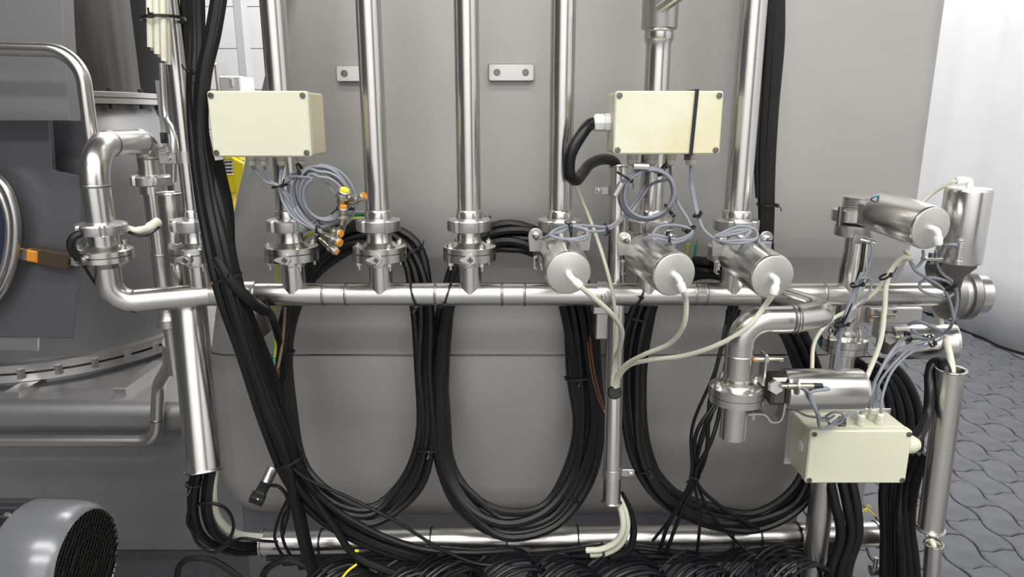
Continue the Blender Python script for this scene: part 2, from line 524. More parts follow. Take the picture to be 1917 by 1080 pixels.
# ------------------------------------------------------------------ the tall stainless tank
WY, WL = 1.775, 1.805
def rrect(xl, xr, yf, yb, rad, z, n=6):
    pts = []
    for (cx, cy, a0) in ((xr - rad, yf + rad, -90), (xr - rad, yb - rad, 0), (xl + rad, yb - rad, 90), (xl + rad, yf + rad, 180)):
        for k in range(n + 1):
            a = math.radians(a0 + 90 * k / n)
            pts.append(Vector((cx + rad * math.cos(a), cy + rad * math.sin(a), z)))
    return pts
def loft(levels):
    g = G(); m = None
    for L in levels:
        p = rrect(*L); m = len(p); g.v += p
    for i in range(len(levels) - 1):
        for k in range(m):
            k2 = (k + 1) % m
            g.f.append((i * m + k, i * m + k2, (i + 1) * m + k2, (i + 1) * m + k))
    g.f.append(tuple(range(m))[::-1]); g.f.append(tuple((len(levels) - 1) * m + k for k in range(m)))
    return g
def zy(py, Y): return at(958, py, Y).z
def xl_of(py, Y): 
    # slanted left flank of the vessel
    pts = [(-330, 603), (-120, 556), (136, 499), (373, 447), (560, 411), (665, 400)]
    for (a, b) in zip(pts, pts[1:]):
        if a[0] <= py <= b[0]:
            return at(a[1] + (b[1] - a[1]) * (py - a[0]) / (b[0] - a[0]), py, Y).x
    return at(400, py, Y).x
xr_u = at(1724, 300, WY + .05).x; xr_l = at(1545, 800, WL + .05).x; xl_l = at(405, 800, WL + .05).x
tank = thing('process_tank', 'tall matt stainless process tank behind the pipe manifold', 'tank', (0.2, 2.3, zy(985, WL)))
up = []
for py, Y in ((-330, WY), (-120, WY), (136, WY), (373, WY), (478, WY), (484, WY + .004), (530, WL), (600, WL)):
    up.append((xl_of(py, Y + .06), xr_u, Y, 3.2, 0.06, zy(py, Y)))
up.append((xl_of(600, WL + .06), xr_u, WL, 3.2, 0.06, zy(604, WL)))
up.append((xl_of(604, WL + .06), xr_l, WL, 3.1, 0.06, zy(606, WL)))
up.append((xl_of(662, WL + .06), xr_l, WL, 3.1, 0.06, zy(663, WL)))
build('upper_shell', loft(up[::-1]), TANK, tank, smooth=25)
lo = []
for py, dy, dx in ((666.5, 0.004, 0), (668, 0, 0), (900, 0, 0), (940, .01, .01), (965, .03, .03), (985, .07, .07), (1000, .14, .12)):
    lo.append((xl_l + dx, xr_l - dx, WL + dy, 3.1 - dy, 0.07, zy(py, WL)))
build('lower_shell', loft(lo[::-1]), TANK, tank, smooth=30)
build('seam', loft([(xl_l + .004, xr_l - .004, WL + .004, 3.09, .066, zy(667.5, WL)), (xl_l + .004, xr_l - .004, WL + .004, 3.09, .066, zy(662, WL))]), DARKST, tank)
build('added_shade_base', G().box(((xl_l + xr_l) / 2, 2.45, zy(975, WL) / 2), (xr_l - xl_l - .06, zy(975, WL) - .002, 1.1), 0.004), TANK_D, tank)  # added dark box, hides the lit floor behind and shades the bottom
def mount_plate(x0, y0, x1, y1):
    c, s = at_box(x0, y0, x1, y1, WY - 0.018, 0.018)
    p = build('mounting_plate', G().box(c, s, 0.002, corner=0.006), SATIN, tank)
    for sx in (-1, 1):
        o = c + Vector((sx * s[0] * 0.31, -0.0095, 0))
        build('bolt_hole', G().lathe([(0.0085, 0), (0.0085, 0.0012), (0.0055, 0.0013), (0.005, 0.0003)], o, (0, -1, 0), 16), DARKST, p)
mount_plate(628, 122, 712, 153)
mount_plate(914, 119, 1000, 152)
# plate with a bolt hole under the right end
c, s = at_box(1630, 577, 1724, 606, 1.785, 0.018)
p = build('end_plate', G().box(c, s, 0.002), SATIN, tank)
build('bolt_hole', G().lathe([(0.005, 0), (0.004, 0.001)], at(1676, 583, 1.784), (0, -1, 0), 12), DARKST, p)
# studs carrying the manifold
for (x0, y0, x1, y1, Yf) in ((452, 590, 483, 641, 1.58), (1116, 585, 1141, 636, 1.60)):
    c, s = at_box(x0, y0, x1, y1, Yf, WL - Yf + 0.002)
    build('support_stud', G().box(c, s, 0.003), SATIN, tank)

# ------------------------------------------------------------------ mixer machine at the left
VX = at(88, 450, 2.6).x; VY = 2.62
zf = lambda py, Y=2.2: at(100, py, Y).z
ves = thing('mixing_vessel', 'round blasted grey mixing vessel with bolted flanges at the left', 'vessel', (VX, VY, zf(740)))
build('duct', G().lathe([(0.37, zf(170) - 0.0), (0.37, zf(-330))], (VX, VY, 0), n=48), DARKDUCT, ves)
build('upper_flange', G().lathe([(0.452, zf(178)), (0.455, zf(177)), (0.455, zf(167)), (0.452, zf(166)), (0.37, zf(165))], (VX, VY, 0), n=64), SATIN, ves)
build('gasket', G().lathe([(0.446, zf(180)), (0.446, zf(178))], (VX, VY, 0), n=64), GASKET, ves)
build('lower_flange', G().lathe([(0.40, zf(192)), (0.455, zf(191)), (0.455, zf(180)), (0.40, zf(180))], (VX, VY, 0), n=64), SATIN, ves)
bd = [(0.405, 193), (0.412, 205), (0.45, 262), (0.468, 300), (0.475, 360), (0.475, 672)]
build('vessel_shell', G().lathe([(r, zf(p)) for r, p in bd][::-1], (VX, VY, 0), n=72), TANK_L, ves)
build('base_flange', G().lathe([(0.47, zf(705)), (0.50, zf(703)), (0.50, zf(690)), (0.47, zf(689)), (0.47, zf(686)), (0.505, zf(685)), (0.505, zf(672)), (0.47, zf(671))], (VX, VY, 0), n=72), SATIN, ves)
build('pedestal', G().lathe([(0.475, zf(745)), (0.475, zf(704))], (VX, VY, 0), n=64), TANK_L, ves)
for k in range(20):
    a = math.radians(-175 + k * 9.5 * 2)
    for (zz_, rr_, h) in ((zf(162), 0.43, 0.012), (zf(197), 0.43, 0.014)):
        build('bolt', G().lathe([(0.011, 0), (0.011, h), (0.009, h + .001)], (VX + rr_ * math.cos(a), VY + rr_ * math.sin(a), zz_ - h * .5), n=6), DARKST, ves)
for k in range(30):
    a = math.radians(-180 + k * 12)
    build('bolt', G().lathe([(0.013, -0.016), (0.013, 0.016)], (VX + 0.503 * math.cos(a), VY + 0.503 * math.sin(a), zf(687.5)), n=6), SATIN, ves)
# base with a rounded front edge
base = thing('machine_base', 'low grey machine base with rounded front edge under the mixing vessel', 'machine base', (-1.6, 2.3, zf(1032, 2.0)))
bx0, bx1 = -3.2, xl_l - 0.012
prof = []
ztop = at(150, 752, 2.02).z; zlow = at(150, 1032, 2.05).z
rad = 0.045
for k in range(9):
    a = math.radians(90 + 90 * k / 8); prof.append((2.0 + rad + rad * math.cos(a), ztop - rad + rad * math.sin(a)))
for k in range(9):
    a = math.radians(180 + 60 * k / 8); prof.append((2.0 + rad + rad * math.cos(a), ztop - rad - 0.02 + rad * math.sin(a)))
prof += [(2.06, ztop - 0.10), (2.06, zlow), (3.3, zlow), (3.3, ztop)]
g = G().prism(prof, ((bx0 + bx1) / 2, 0, 0), (0, 1, 0), (0, 0, 1), bx1 - bx0)
build('base_body', g, TANK_L, base, smooth=30)
for (x0, y0, x1, y1) in ((8, 733, 38, 757), (213, 726, 236, 752)):
    p0 = at((x0 + x1) / 2, (y0 + y1) / 2, 2.06); w = (x1 - x0) * mpp(740, 2.06); h = (y1 - y0) * mpp(740, 2.06)
    p1 = p0 + Vector((0.0, 0.26, h * 0.0))
    build('foot_bar', G().box((p0 + p1) / 2, (w, h, (p1 - p0).length), 0.002, ex=(1, 0, 0), ey=(0, 0, 1)), SATIN, base)
build('plinth', G().box(((bx0 + bx1) / 2, 2.65, zlow / 2), (bx1 - bx0 - .02, zlow, 1.1), 0), TANK_D, base, smooth=0)

# sheet covers in front of the vessel
def plate_px(poly, Y, th, material, name, parent):
    pts = [at(x, y, Y) for x, y in poly]
    o = pts[0]
    g = G().prism([(p.x - o.x, p.z - o.z) for p in pts], o + Vector((0, th / 2, 0)), (1, 0, 0), (0, 0, 1), th, 0.002)
    return build(name, g, material, parent)
hw = thing('grey_housing_wall', 'flat grey housing wall behind the mixing vessel at the upper left', 'housing', (at(150, 500, 3.15).x, 3.15, ztop))
xa, xb, zt2 = at(-160, 300, 3.15).x, at(330, 150, 3.15).x, at(100, -300, 3.15).z
build('wall_sheet', G().box(((xa + xb) / 2, 3.17, (ztop + zt2) / 2 + .001), (xb - xa, zt2 - ztop, .04), .004), TANK_L, hw)
cov = thing('grey_guard_cover', 'grey sheet metal guard box at the upper left edge', 'guard', at(40, 232, 1.95))
plate_px([(-700, -300), (101, -300), (119, 60), (130, 226), (-700, 226)], 1.86, 0.05, TANK_L, 'cover_box', cov)
pan = thing('dark_sheet_panel', 'dark grey stepped sheet panel carrying an amber latch at the left', 'panel', at(60, 640, 1.98))
plate_px([(-600, 224), (91, 224), (97, 317), (103, 321), (152, 330), (152, 480), (136, 634), (-600, 620)], 1.95, 0.02, TANK_D, 'panel_sheet', pan)
plate_px([(80, 222), (166, 222), (168, 345), (80, 345)], 2.03, 0.01, TANK_D, 'recess_shade_sheet', pan)  # added dark sheet standing in for the shade inside the recess
plate_px([(-300, 627), (70, 631), (69, 657), (-300, 650)], 1.96, 0.012, SATIN, 'name_strip', pan)
# oval hatch frame at the picture's left edge
hf = []
for (x, y) in ((-120, 322), (-24, 326), (6, 345), (26, 392), (30, 440), (21, 500), (0, 548), (-36, 580), (-120, 592)):
    hf.append(at(x, y, 1.90))
hc = at(-120, 455, 1.90)
hf = hf + [Vector((2 * hc.x - p.x, p.y, p.z)) for p in hf[1:-1][::-1]]
hatch = thing('round_hatch', 'rounded steel hatch frame cut by the left picture edge', 'hatch', at(-20, 590, 1.90))
build('hatch_rim', G().tube(spline(hf, 6, True), 0.013, 10, closed=True), STEEL, hatch)
inner = [p + (at(-120, 455, 1.90) - p) * 0.12 + Vector((0, .012, 0)) for p in hf]
build('hatch_inner_rim', G().tube(spline(inner, 6, True), 0.010, 10, closed=True), SATIN, hatch)
gl = [p + (at(-120, 455, 1.90) - p) * 0.2 for p in spline(hf, 4, True)]
o = gl[0]
build('sight_glass', G().prism([(p.x - o.x, p.z - o.z) for p in gl], o + Vector((0, .03, 0)), (1, 0, 0), (0, 0, 1), 0.01), GLASS, hatch)
# latch
def rod(name, a, b, r, material, parent, n=16, ends=0.0):
    a, b = Vector(a), Vector(b); L = (b - a).length
    return build(name, G().lathe([(r * .92, 0), (r, min(.002, L * .1)), (r, L - min(.002, L * .1)), (r * .92, L)], a, b - a, n), material, parent)
la = thing('safety_latch', 'brown and orange safety switch on the dark sheet panel', 'switch', at(95, 500, 1.94))
d = (at(150, 492, 1.93) - at(40, 473, 1.93)).normalized(); up_ = Vector((-d.z, 0, d.x))
build('latch_body', G().box(at(98, 483, 1.925), (0.105, 0.046, 0.03), 0.003, ex=d, ey=up_), AMBER, la)
build('latch_head', G().box(at(66, 478, 1.92), (0.03, 0.034, 0.036), 0.004, ex=d, ey=up_), ORANGE, la)
build('actuating_key', G().box(at(47, 475, 1.928), (0.022, 0.034, 0.022), 0.002, ex=d, ey=up_), SATIN, la)
build('end_fitting', G().box(at(141, 490, 1.928), (0.018, 0.022, 0.018), 0.002, ex=d, ey=up_), SATIN, la)

# tubular rail at the upper left
tr = fillet([at(-800, 70, 1.72), at(150, 95, 1.72), at(174, 285, 1.72), at(182, 283, 2.25)], [0.075, 0.03], 10)
ra = thing('tube_rail', 'bent polished tube rail in front of the grey guard box', 'rail', at(172, 262, 1.72))
build('rail_tube', G().tube(tr, 0.0165, 16), STEEL, ra)
# lower rail pipe
lr = thing('lower_rail_pipe', 'satin pipe running along the machine base and bending upward', 'pipe', at(290, 835, 1.97))
lp = fillet([at(-800, 826, 1.97), at(292, 826, 1.97), at(297, 720, 1.99), at(318, 684, 1.90), at(318, 640, 1.79)], [0.055, 0.05, 0.04], 8)
build('pipe_tube', G().tube(lp, 0.0195, 16), SATIN, lr)
for (x, y) in ((297, 778), (312, 700)):
    pass
build('weld_ring', G().lathe([(0.0205, -0.003), (0.021, 0), (0.0205, 0.003)], at(293, 786, 1.975), (0.05, 0, 1), 20), WELD, lr)

# ------------------------------------------------------------------ motor
MY = 1.36
mc = at(165, 1056, MY); mr = 0.138
mo = thing('electric_motor', 'silver electric motor with black fan grille at the lower left', 'motor', mc + Vector((-0.3, 0, -mr)))
build('fan_cowl', G().lathe([(mr, -0.135), (mr * 1.02, -0.13), (mr * 1.0, -0.05), (mr * .97, -0.02), (mr * .90, -0.004), (mr * .86, 0), (mr * .84, -0.004)], mc, (1, 0, 0), 64, cap1=False), MOTOR, mo)
gr = G()
for k in range(-9, 10):
    h = k * 0.0122
    L = math.sqrt(max(0, (mr * .86) ** 2 - h * h))
    for (ex, ey) in ((Vector((0, 1, 1)).normalized(), Vector((0, -1, 1)).normalized()), (Vector((0, -1, 1)).normalized(), Vector((0, 1, 1)).normalized())):
        gr.tube([mc + ey * h - ex * L, mc + ey * h + ex * L], 0.0016, 5)
for rr_ in (0.03, 0.06, 0.09):
    gr.tube([mc + Vector((0.001, rr_ * math.cos(a * .2618), rr_ * math.sin(a * .2618))) for a in range(24)], 0.0018, 5, closed=True)
gg = build('fan_grille', gr, GRILLE, mo); gg['kind'] = 'stuff'
build('fan_back', G().lathe([(mr * .86, -0.012), (mr * .86, -0.006)], mc, (1, 0, 0), 40), GRILLE, mo)
build('stator_body', G().lathe([(mr * .86, -0.62), (mr * .86, -0.12)], mc, (1, 0, 0), 48), MOTORD, mo)
fin_me = None
for k in range(30):
    a = math.radians(k * 12)
    if fin_me is None:
        f = build('fin', G().box(mc + Vector((-0.36, 0, mr * .93)), (0.45, 0.028, 0.007), 0.0015), MOTORD, mo); fin_me = f.data
        f.data.transform(Matrix.Translation(-(mc - ORG[mo]))); f.location = mc - ORG[mo]
    else:
        f2 = bpy.data.objects.new('fin', fin_me); col.objects.link(f2); f2.parent = mo
        f2.location = mc - ORG[mo]; f2.rotation_euler = (a, 0, 0)
npos = mc + Vector((-0.245, -mr * .60, mr * .86))
npl = build('rating_plate', G().box(npos, (0.20, 0.055, 0.003), 0.0005, ex=(1, 0, 0), ey=Vector((0, 0.84, 0.55))), WHITEP, mo)
for i in range(7):
    for j in range(2):
        if (i * 3 + j) % 4 == 3: continue
        build('print_mark', G().box(npos + Vector((0.012 + i * 0.0125, (j - .5) * 0.024 * .84 - .0012, (j - .5) * 0.024 * .55 + .0014)), (0.0075, 0.005 + .004 * ((i * 7) % 3 == 0), 0.0006), ex=(1, 0, 0), ey=Vector((0, .84, .55))), TIE, npl)
for (ang) in (100, 200):
    a = math.radians(ang)
    build('cowl_screw', G().lathe([(0.007, 0), (0.006, 0.004)], mc + Vector((-0.14, math.cos(a) * mr * 1.01, math.sin(a) * mr * 1.01)), (0, math.cos(a), math.sin(a)), 8), SATIN, mo)
zm = mc.z - mr
build('motor_foot', G().box((mc.x - 0.38, mc.y, zm / 2), (0.26, zm + 0.01, 0.2), 0.004), TANK_D, mo)
# ------------------------------------------------------------------ manifold pipework
HY = 1.55
zH = at(900, 551, HY).z
def zr(py): return at(900, py, HY).z
RX = {1: at(350, 300, HY).x, 2: at(533, 300, HY).x, 3: at(703, 300, HY).x, 4: at(877, 300, HY).x, 5: at(1050, 310, HY).x,
      6: at(1222, 310, HY).x, 7: at(1388, 290, HY).x, 8: at(1600, 480, HY).x}
PR = 0.0265
hd = thing('manifold_header', 'long horizontal polished stainless header pipe joining all risers', 'pipe', (RX[4], HY, zH))
# left elbow rising to the swan neck
LX, LY = at(193, 450, 1.47).x, 1.47
zb = zH
ex_end = at(1772, 552, HY).x
left = fillet([Vector((RX[1], HY, zH)), Vector((LX + 0.02, HY - 0.02, zH)), Vector((LX, LY, zH + 0.02)), Vector((LX, LY, at(200, 492, LY).z))], [0.06, 0.09], 10)
left = fillet([Vector((RX[1] + 0.02, HY, zH)), Vector((LX, LY, zH)), Vector((LX, LY, at(200, 488, LY).z))], [0.105], 14)
build('elbow_run', G().tube(left, PR, 24), STEEL_H, hd)
build('main_run', G().tube([Vector((RX[1], HY, zH)), Vector((at(470, 551, HY).x, HY, zH)), Vector((ex_end, HY, zH))], PR, 28), STEEL_H, hd)
for k in range(1, 8):
    # drawn tee: flared foot
    build('tee_branch', G().lathe([(PR * .975, PR * .02), (PR * .975, PR), (PR * .975, zr(490) - zH)], (RX[k], HY, zH), n=28, cap0=False), STEEL, hd)
for px in (281, 318, 608, 650, 816, 940, 982, 1300, 1540, 1320):
    x = at(px, 551, HY).x
    build('weld_bead', G().lathe([(PR, -0.003), (PR + .0012, -0.001), (PR + .0012, 0.001), (PR, 0.003)], (x, HY, zH) if px > 340 else Vector(left[-1]) * 0 + min(left, key=lambda q: abs(q.x - at(px, 553, HY - .03).x)), (1, 0, 0), 28, cap0=False, cap1=False), WELD, hd)
# pipe clamps fixing header to the studs
for px in (470, 1126):
    x = at(px, 551, HY).x
    c = build('pipe_clamp', G().lathe([(PR, -.012), (PR + .004, -.012), (PR + .004, .012), (PR, .012)], (x, HY, zH), (1, 0, 0), 28, cap0=False, cap1=False), SATIN, hd)
    build('clamp_screw', G().lathe([(.006, 0), (.006, .010), (.004, .012)], (x, HY - PR - .004, zH + .004), (0, -1, 0), 8), SATIN, c)
    build('clamp_saddle', G().box((x, HY + .03, zH - PR - .012), (.035, .018, .06), .002), SATIN, c)

# ------------------------------------------------------------------ one bolted butterfly valve, copied along the manifold
def valve(label, loc, scale=1.0, lug=True):
    """base at header axis height; flange and union nut above"""
    v = thing('butterfly_valve', label, 'valve', loc, 'bolted valves along the header')
    o = Vector(loc); z = lambda py: zr(py) - zH
    build('lower_neck', G().lathe([(PR + .002, z(497)), (PR + .004, z(492)), (PR + .002, z(487))], o, n=28), STEEL, v)
    fr = 0.060
    build('lower_flange', G().lathe([(fr - .002, z(486)), (fr, z(485)), (fr, z(471.5)), (fr - .001, z(471))], o, n=40), STEEL, v)
    build('upper_flange', G().lathe([(fr - .001, z(470)), (fr, z(469.5)), (fr, z(460)), (fr - .003, z(458.5)), (PR + .012, z(457)), (PR + .004, z(452))], o, n=40), STEEL, v)
    build('body_neck', G().lathe([(PR + .004, z(456)), (PR + .003, z(450)), (PR + .001, z(446)), (PR + .001, z(436)), (PR + .004, z(434)), (PR + .004, z(430))], o, n=32), STEEL, v)
    def slots(t, r):
        k = (t / (2 * math.pi) * 6) % 1.0
        return 0.90 if k < 0.13 else 1.0
    build('union_nut', G().lathe([(.044, z(431.5)), (.049, z(430)), (.050, z(428)), (.050, z(412)), (.048, z(410)), (.034, z(408))], o, n=72, mod=lambda t, r: slots(t, r) if r > .045 else 1.0), SATIN, v, smooth=25)
    for k in range(4):
        a = math.radians(35 + 90 * k)
        b = o + Vector((math.cos(a) * .051, math.sin(a) * .051, 0))
        bo = build('bolt', G().lathe([(.0035, z(500)), (.0035, z(450))], b, n=10), SATIN, v)
        build('nut', G().lathe([(.0075, z(458.5)), (.0075, z(453))], b, n=6), SATIN, bo)
        build('bolt_head', G().lathe([(.0075, z(492)), (.0075, z(486))], b, n=6), SATIN, bo)
    if lug:
        lz = z(476)
        lp = []
        for k in range(12):
            a = math.radians(-75 + 150 * k / 11); lp.append((.005 + .0125 * math.cos(a), .0125 * math.sin(a)))
        lp += [(-.016, .004), (-.020, 0), (-.016, -.004)]
        lu = build('spindle_lug', G().prism(lp, o + Vector((0, -fr - .0035, lz)), (1, 0, 0), (0, 0, 1), .009, .001), STEEL, v)
        build('square_spindle', G().box(o + Vector((.005, -fr - .009, lz)), (.010, .010, .006), .0008, ex=(1, 0, 1), ey=(-1, 0, 1)), DARKST, lu)
    return v
names = {1: 'first bolted valve on the header, half hidden by the hanging black cables',
         2: 'bolted stainless valve below the left junction box and grey cable coil',
         3: 'bolted stainless valve beside the orange-tipped sensors',
         4: 'bolted stainless valve in the open middle of the header',
         5: 'bolted stainless valve behind the leftmost front-facing cylinder',
         6: 'bolted stainless valve under the right junction box',
         7: 'bolted stainless valve behind the rightmost front-facing cylinder'}
v0 = valve(names[1], (RX[1], HY, zH))
for k in range(2, 8):
    copy_tree(v0, (RX[k], HY, zH), None, names[k])
# risers
rlab = {1: 'slim vertical riser pipe beside the hanging black cables', 2: 'vertical riser pipe passing behind the left junction box',
        3: 'vertical riser pipe between the left junction box and the middle riser', 4: 'plain vertical riser pipe in the middle of the tank wall',
        5: 'vertical riser pipe just left of the right junction box', 7: 'vertical riser pipe beside the right black cable bundle'}
for k in (1, 2, 3, 4, 5, 7):
    rr_ = {1: 0.019}.get(k, PR)
    if k == 7: rr_ = 0.029
    rs = thing('riser_pipe', rlab[k], 'pipe', (RX[k], HY, zr(409)), 'vertical riser pipes')
    build('pipe_tube', G().lathe([(rr_, zr(400)), (rr_, zr(-330))], (RX[k], HY, 0), n=32), STEEL, rs)
    build('pipe_ferrule', G().lathe([(rr_ + .001, zr(411)), (rr_ + .003, zr(409)), (rr_ + .003, zr(396)), (rr_ + .001, zr(393)), (rr_, zr(392))], (RX[k], HY, 0), n=32), STEEL, rs)
rs = thing('stepped_riser', 'stepped riser pipe with a wide top body above the right junction box', 'pipe', (RX[6], HY, zr(409)))
o6 = (RX[6], HY, 0)
s6 = mpp(60, HY)
build('pipe_tube', G().lathe([(PR, zr(411)), (PR, zr(100))], o6, n=32), STEEL, rs)
build('reducer', G().lathe([(PR, zr(100)), (23.5 * s6, zr(98)), (23.5 * s6, zr(82)), (27 * s6, zr(75)), (27.5 * s6, zr(74)), (27.5 * s6, zr(62)), (26 * s6, zr(61)), (27 * s6, zr(58)), (33 * s6, zr(54))], o6, n=36), STEEL, rs)
build('wide_body', G().lathe([(33 * s6, zr(54)), (33.5 * s6, zr(53)), (33.5 * s6, zr(-330))], o6, n=36), SATIN, rs)
ba = at(1236, 14, HY - 33 * s6 + .008); bb = at(1300, -30, HY - 33 * s6 - .06)
build('side_branch', G().tube([ba, ba + (bb - ba) * .5, bb], 0.0135, 16), STEEL, rs)
build('ferrule', G().lathe([(PR + .001, zr(411)), (PR + .003, zr(409)), (PR + .003, zr(396)), (PR, zr(392))], o6, n=32), STEEL, rs)

# ------------------------------------------------------------------ swan neck at the left
sn = thing('swan_neck_pipe', 'polished swan neck pipe looping over at the left end of the header', 'pipe', (LX, LY, at(190, 425, LY).z))
RXX, RYY = at(284, 330, 1.76).x, 1.76
ztop_ = at(215, 268, 1.6).z
c1 = Vector((LX, LY, ztop_)); c2 = Vector((RXX, RYY, ztop_))
neck = fillet([Vector((LX, LY, at(190, 425, LY).z)), c1, c2, Vector((RXX, RYY, at(285, 330, RYY).z))], [0.14, 0.14], 14)
build('neck_tube', G().tube(neck, 0.0285, 24), STEEL, sn)
def ring_on(path, i, r, name, parent, material=WELD, w=.003):
    p = path[i]; t = (path[min(i + 1, len(path) - 1)] - path[max(i - 1, 0)]).normalized()
    return build(name, G().lathe([(r, -w), (r + .0012, -w * .4), (r + .0012, w * .4), (r, w)], p, t, 28, cap0=False, cap1=False), material, parent)
for i in (1, 15, 16, 30):
    ring_on(neck, i, 0.0285, 'weld_bead', sn)
vz = lambda py, Y=LY: at(190, py, Y).z
lv = thing('clamped_valve', 'bolted valve with union nut under the swan neck pipe', 'valve', (LX, LY, vz(490)))
o = Vector((LX, LY, 0))
build('lower_flange', G().lathe([(.030, vz(500)), (.052, vz(488)), (.056, vz(487)), (.056, vz(478)), (.055, vz(477.5))], o, n=40), STEEL, lv)
build('upper_flange', G().lathe([(.055, vz(476.5)), (.056, vz(476)), (.056, vz(467)), (.053, vz(465)), (.036, vz(462)), (.032, vz(458))], o, n=40), STEEL, lv)
build('body_neck', G().lathe([(.031, vz(462)), (.031, vz(436))], o, n=32), STEEL, lv)
build('union_nut', G().lathe([(.047, vz(438)), (.051, vz(436)), (.0515, vz(434)), (.0515, vz(421)), (.049, vz(418)), (.035, vz(415))], o, n=72, mod=lambda t, r: (0.91 if (t / (2 * math.pi) * 6) % 1 < .13 else 1) if r > .048 else 1), SATIN, lv, smooth=25)
build('spindle_lug', G().lathe([(.009, 0), (.009, .008), (.006, .010)], (LX - .012, LY - .055, vz(478)), (0, -1, 0), 6), DARKST, lv)
for (dx, dy) in ((.047, -.01), (-.045, -.015), (.02, .045)):
    build('bolt', G().lathe([(.006, vz(472)), (.006, vz(456))], o + Vector((dx, dy, 0)), n=8), SATIN, lv)
# far leg of the swan neck
fl = thing('far_drop_pipe', 'narrow drop pipe with union below the far end of the swan neck', 'pipe', (RXX, RYY, at(305, 700, RYY).z))
o = Vector((RXX, RYY, 0)); fz = lambda py: at(295, py, RYY).z
build('union_nut', G().lathe([(.047, fz(347)), (.050, fz(345)), (.050, fz(331)), (.047, fz(328)), (.032, fz(326))], o, n=72, mod=lambda t, r: (0.9 if (t / (2 * math.pi) * 6) % 1 < .13 else 1) if r > .046 else 1), SATIN, fl, smooth=25)
build('collar', G().lathe([(.031, fz(362)), (.031, fz(318))], o, n=28), STEEL, fl)
build('upper_tube', G().lathe([(.0245, fz(585)), (.0245, fz(360))], o, n=28), STEEL, fl)
build('weld_bead', G().lathe([(.0245, fz(477)), (.026, fz(475.5)), (.0245, fz(474))], o, n=28, cap0=False, cap1=False), WELD, fl)
build('lower_union', G().lathe([(.026, fz(612)), (.031, fz(610)), (.031, fz(596)), (.028, fz(594)), (.024, fz(580))], o, n=36), SATIN, fl)
build('lower_tube', G().lathe([(.017, fz(700)), (.017, fz(622)), (.020, fz(612))], o, n=24), SATIN, fl)
# cream hose stub with black tape on the swan neck valve
hs = thing('taped_hose_end', 'short cream hose end with black strap between swan neck valve and far pipe', 'hose', at(265, 440, 1.5))
build('hose_stub', G().tube(spline(P3([(238, 427, 1.50), (255, 431, 1.50), (275, 428, 1.52), (296, 415, 1.55)]), 6), [0.007] * 7 + [0.0085] * 6 + [.011] * 6, 12), HOSE, hs)
build('black_strap', G().tube(spline(P3([(238, 432, 1.495), (255, 440, 1.49), (275, 440, 1.50), (297, 425, 1.54)]), 6), 0.0035, 8), TIE, hs)
cable([(150, 437, 1.42), (137, 445, 1.41), (133, 462, 1.41), (147, 485, 1.42)], 0.0085, BLACK, 'short black cable loop beside the swan neck valve', name='cable_loop')
cable([(150, 485, 1.42), (165, 510, 1.44), (190, 545, 1.48), (208, 560, 1.50), (209, 548, 1.50)], 0.003, BLACK2, 'thin black lead dangling left of the header elbow')

# conduits
def conduit(label, p0, p1, r, rim0=True, rim1=True, name='cable_conduit', holes=None):
    p0, p1 = Vector(p0), Vector(p1); L = (p1 - p0).length
    root = thing(name, label, 'conduit', p1, 'open steel cable conduits')
    g = G().lathe([(r * .93, 0), (r, 0), (r, L), (r * .93, L), (r * .93, 0)], p0, p1 - p0, 32, cap0=False, cap1=False)
    build('conduit_tube', g, STEEL, root)
    for (on, h) in ((rim0, 0), (rim1, L)):
        if on:
            x, y, a = frame_of(p1 - p0); c = p0 + a * h
            build('flared_rim', G().tube([c + x * (r * 1.06 * math.cos(t * .19635)) + y * (r * 1.06 * math.sin(t * .19635)) for t in range(32)], .003, 8, closed=True), STEEL, root)
    return root
conduit('slim open conduit behind the first valve, its rim under the pipe clamp', at(318, 362, 1.66), at(340, 566, 1.66), 0.0275, rim1=False)
cd = conduit('thick vertical conduit left of the hanging cables with black cables leaving below', at(352, 556, 1.58), at(382, 880, 1.46), 0.0395, rim0=False)
mcd = conduit('central vertical conduit receiving the pale air hoses', at(1158, 312, 1.66), at(1145, 940, 1.535), 0.0215)
pa, pb = at(1158, 312, 1.66), at(1145, 940, 1.535)
def on_line(a, b, py):
    lo, hi = 0.0, 1.0
    for _ in range(40):
        m = (lo + hi) / 2
        if pix(a + (b - a) * m)[1] < py: lo = m
        else: hi = m
    return a + (b - a) * lo
axm = (pb - pa).normalized()
for (py, side) in ((886, 1), (357, -1)):
    q = on_line(pa, pb, py)
    cl = build('clamp_band', G().lathe([(.0215, -.010), (.0235, -.010), (.0235, .010), (.0215, .010)], q, axm, 28, cap0=False, cap1=False), SATIN, mcd)
    w = .034
    build('clamp_tab', G().box(q + Vector((side * (.0215 + w / 2), 0.004, 0)), (w, .019, .006), .001, corner=.006), SATIN, mcd)
    build('tab_bolt', G().lathe([(.007, 0), (.007, .006), (.004, .008)], q + Vector((side * (.0215 + w * .7), 0, 0)), (0, -1, 0), 8), SATIN, mcd)
q = on_line(pa, pb, 728)
build('grommet', G().lathe([(.014, 0), (.017, .003), (.014, .007)], q + Vector((-.002, -.0205, .0)), (0, -1, .25), 20), TIE, mcd)
conduit('right-hand vertical conduit standing over the pavers', at(1781, 692, 1.50), at(1742, 990, 1.50), 0.0285)
conduit('short conduit stub at the lower right corner below the tall conduit', at(1748, 1018, 1.46), at(1740, 1130, 1.46), 0.0185, rim1=False)
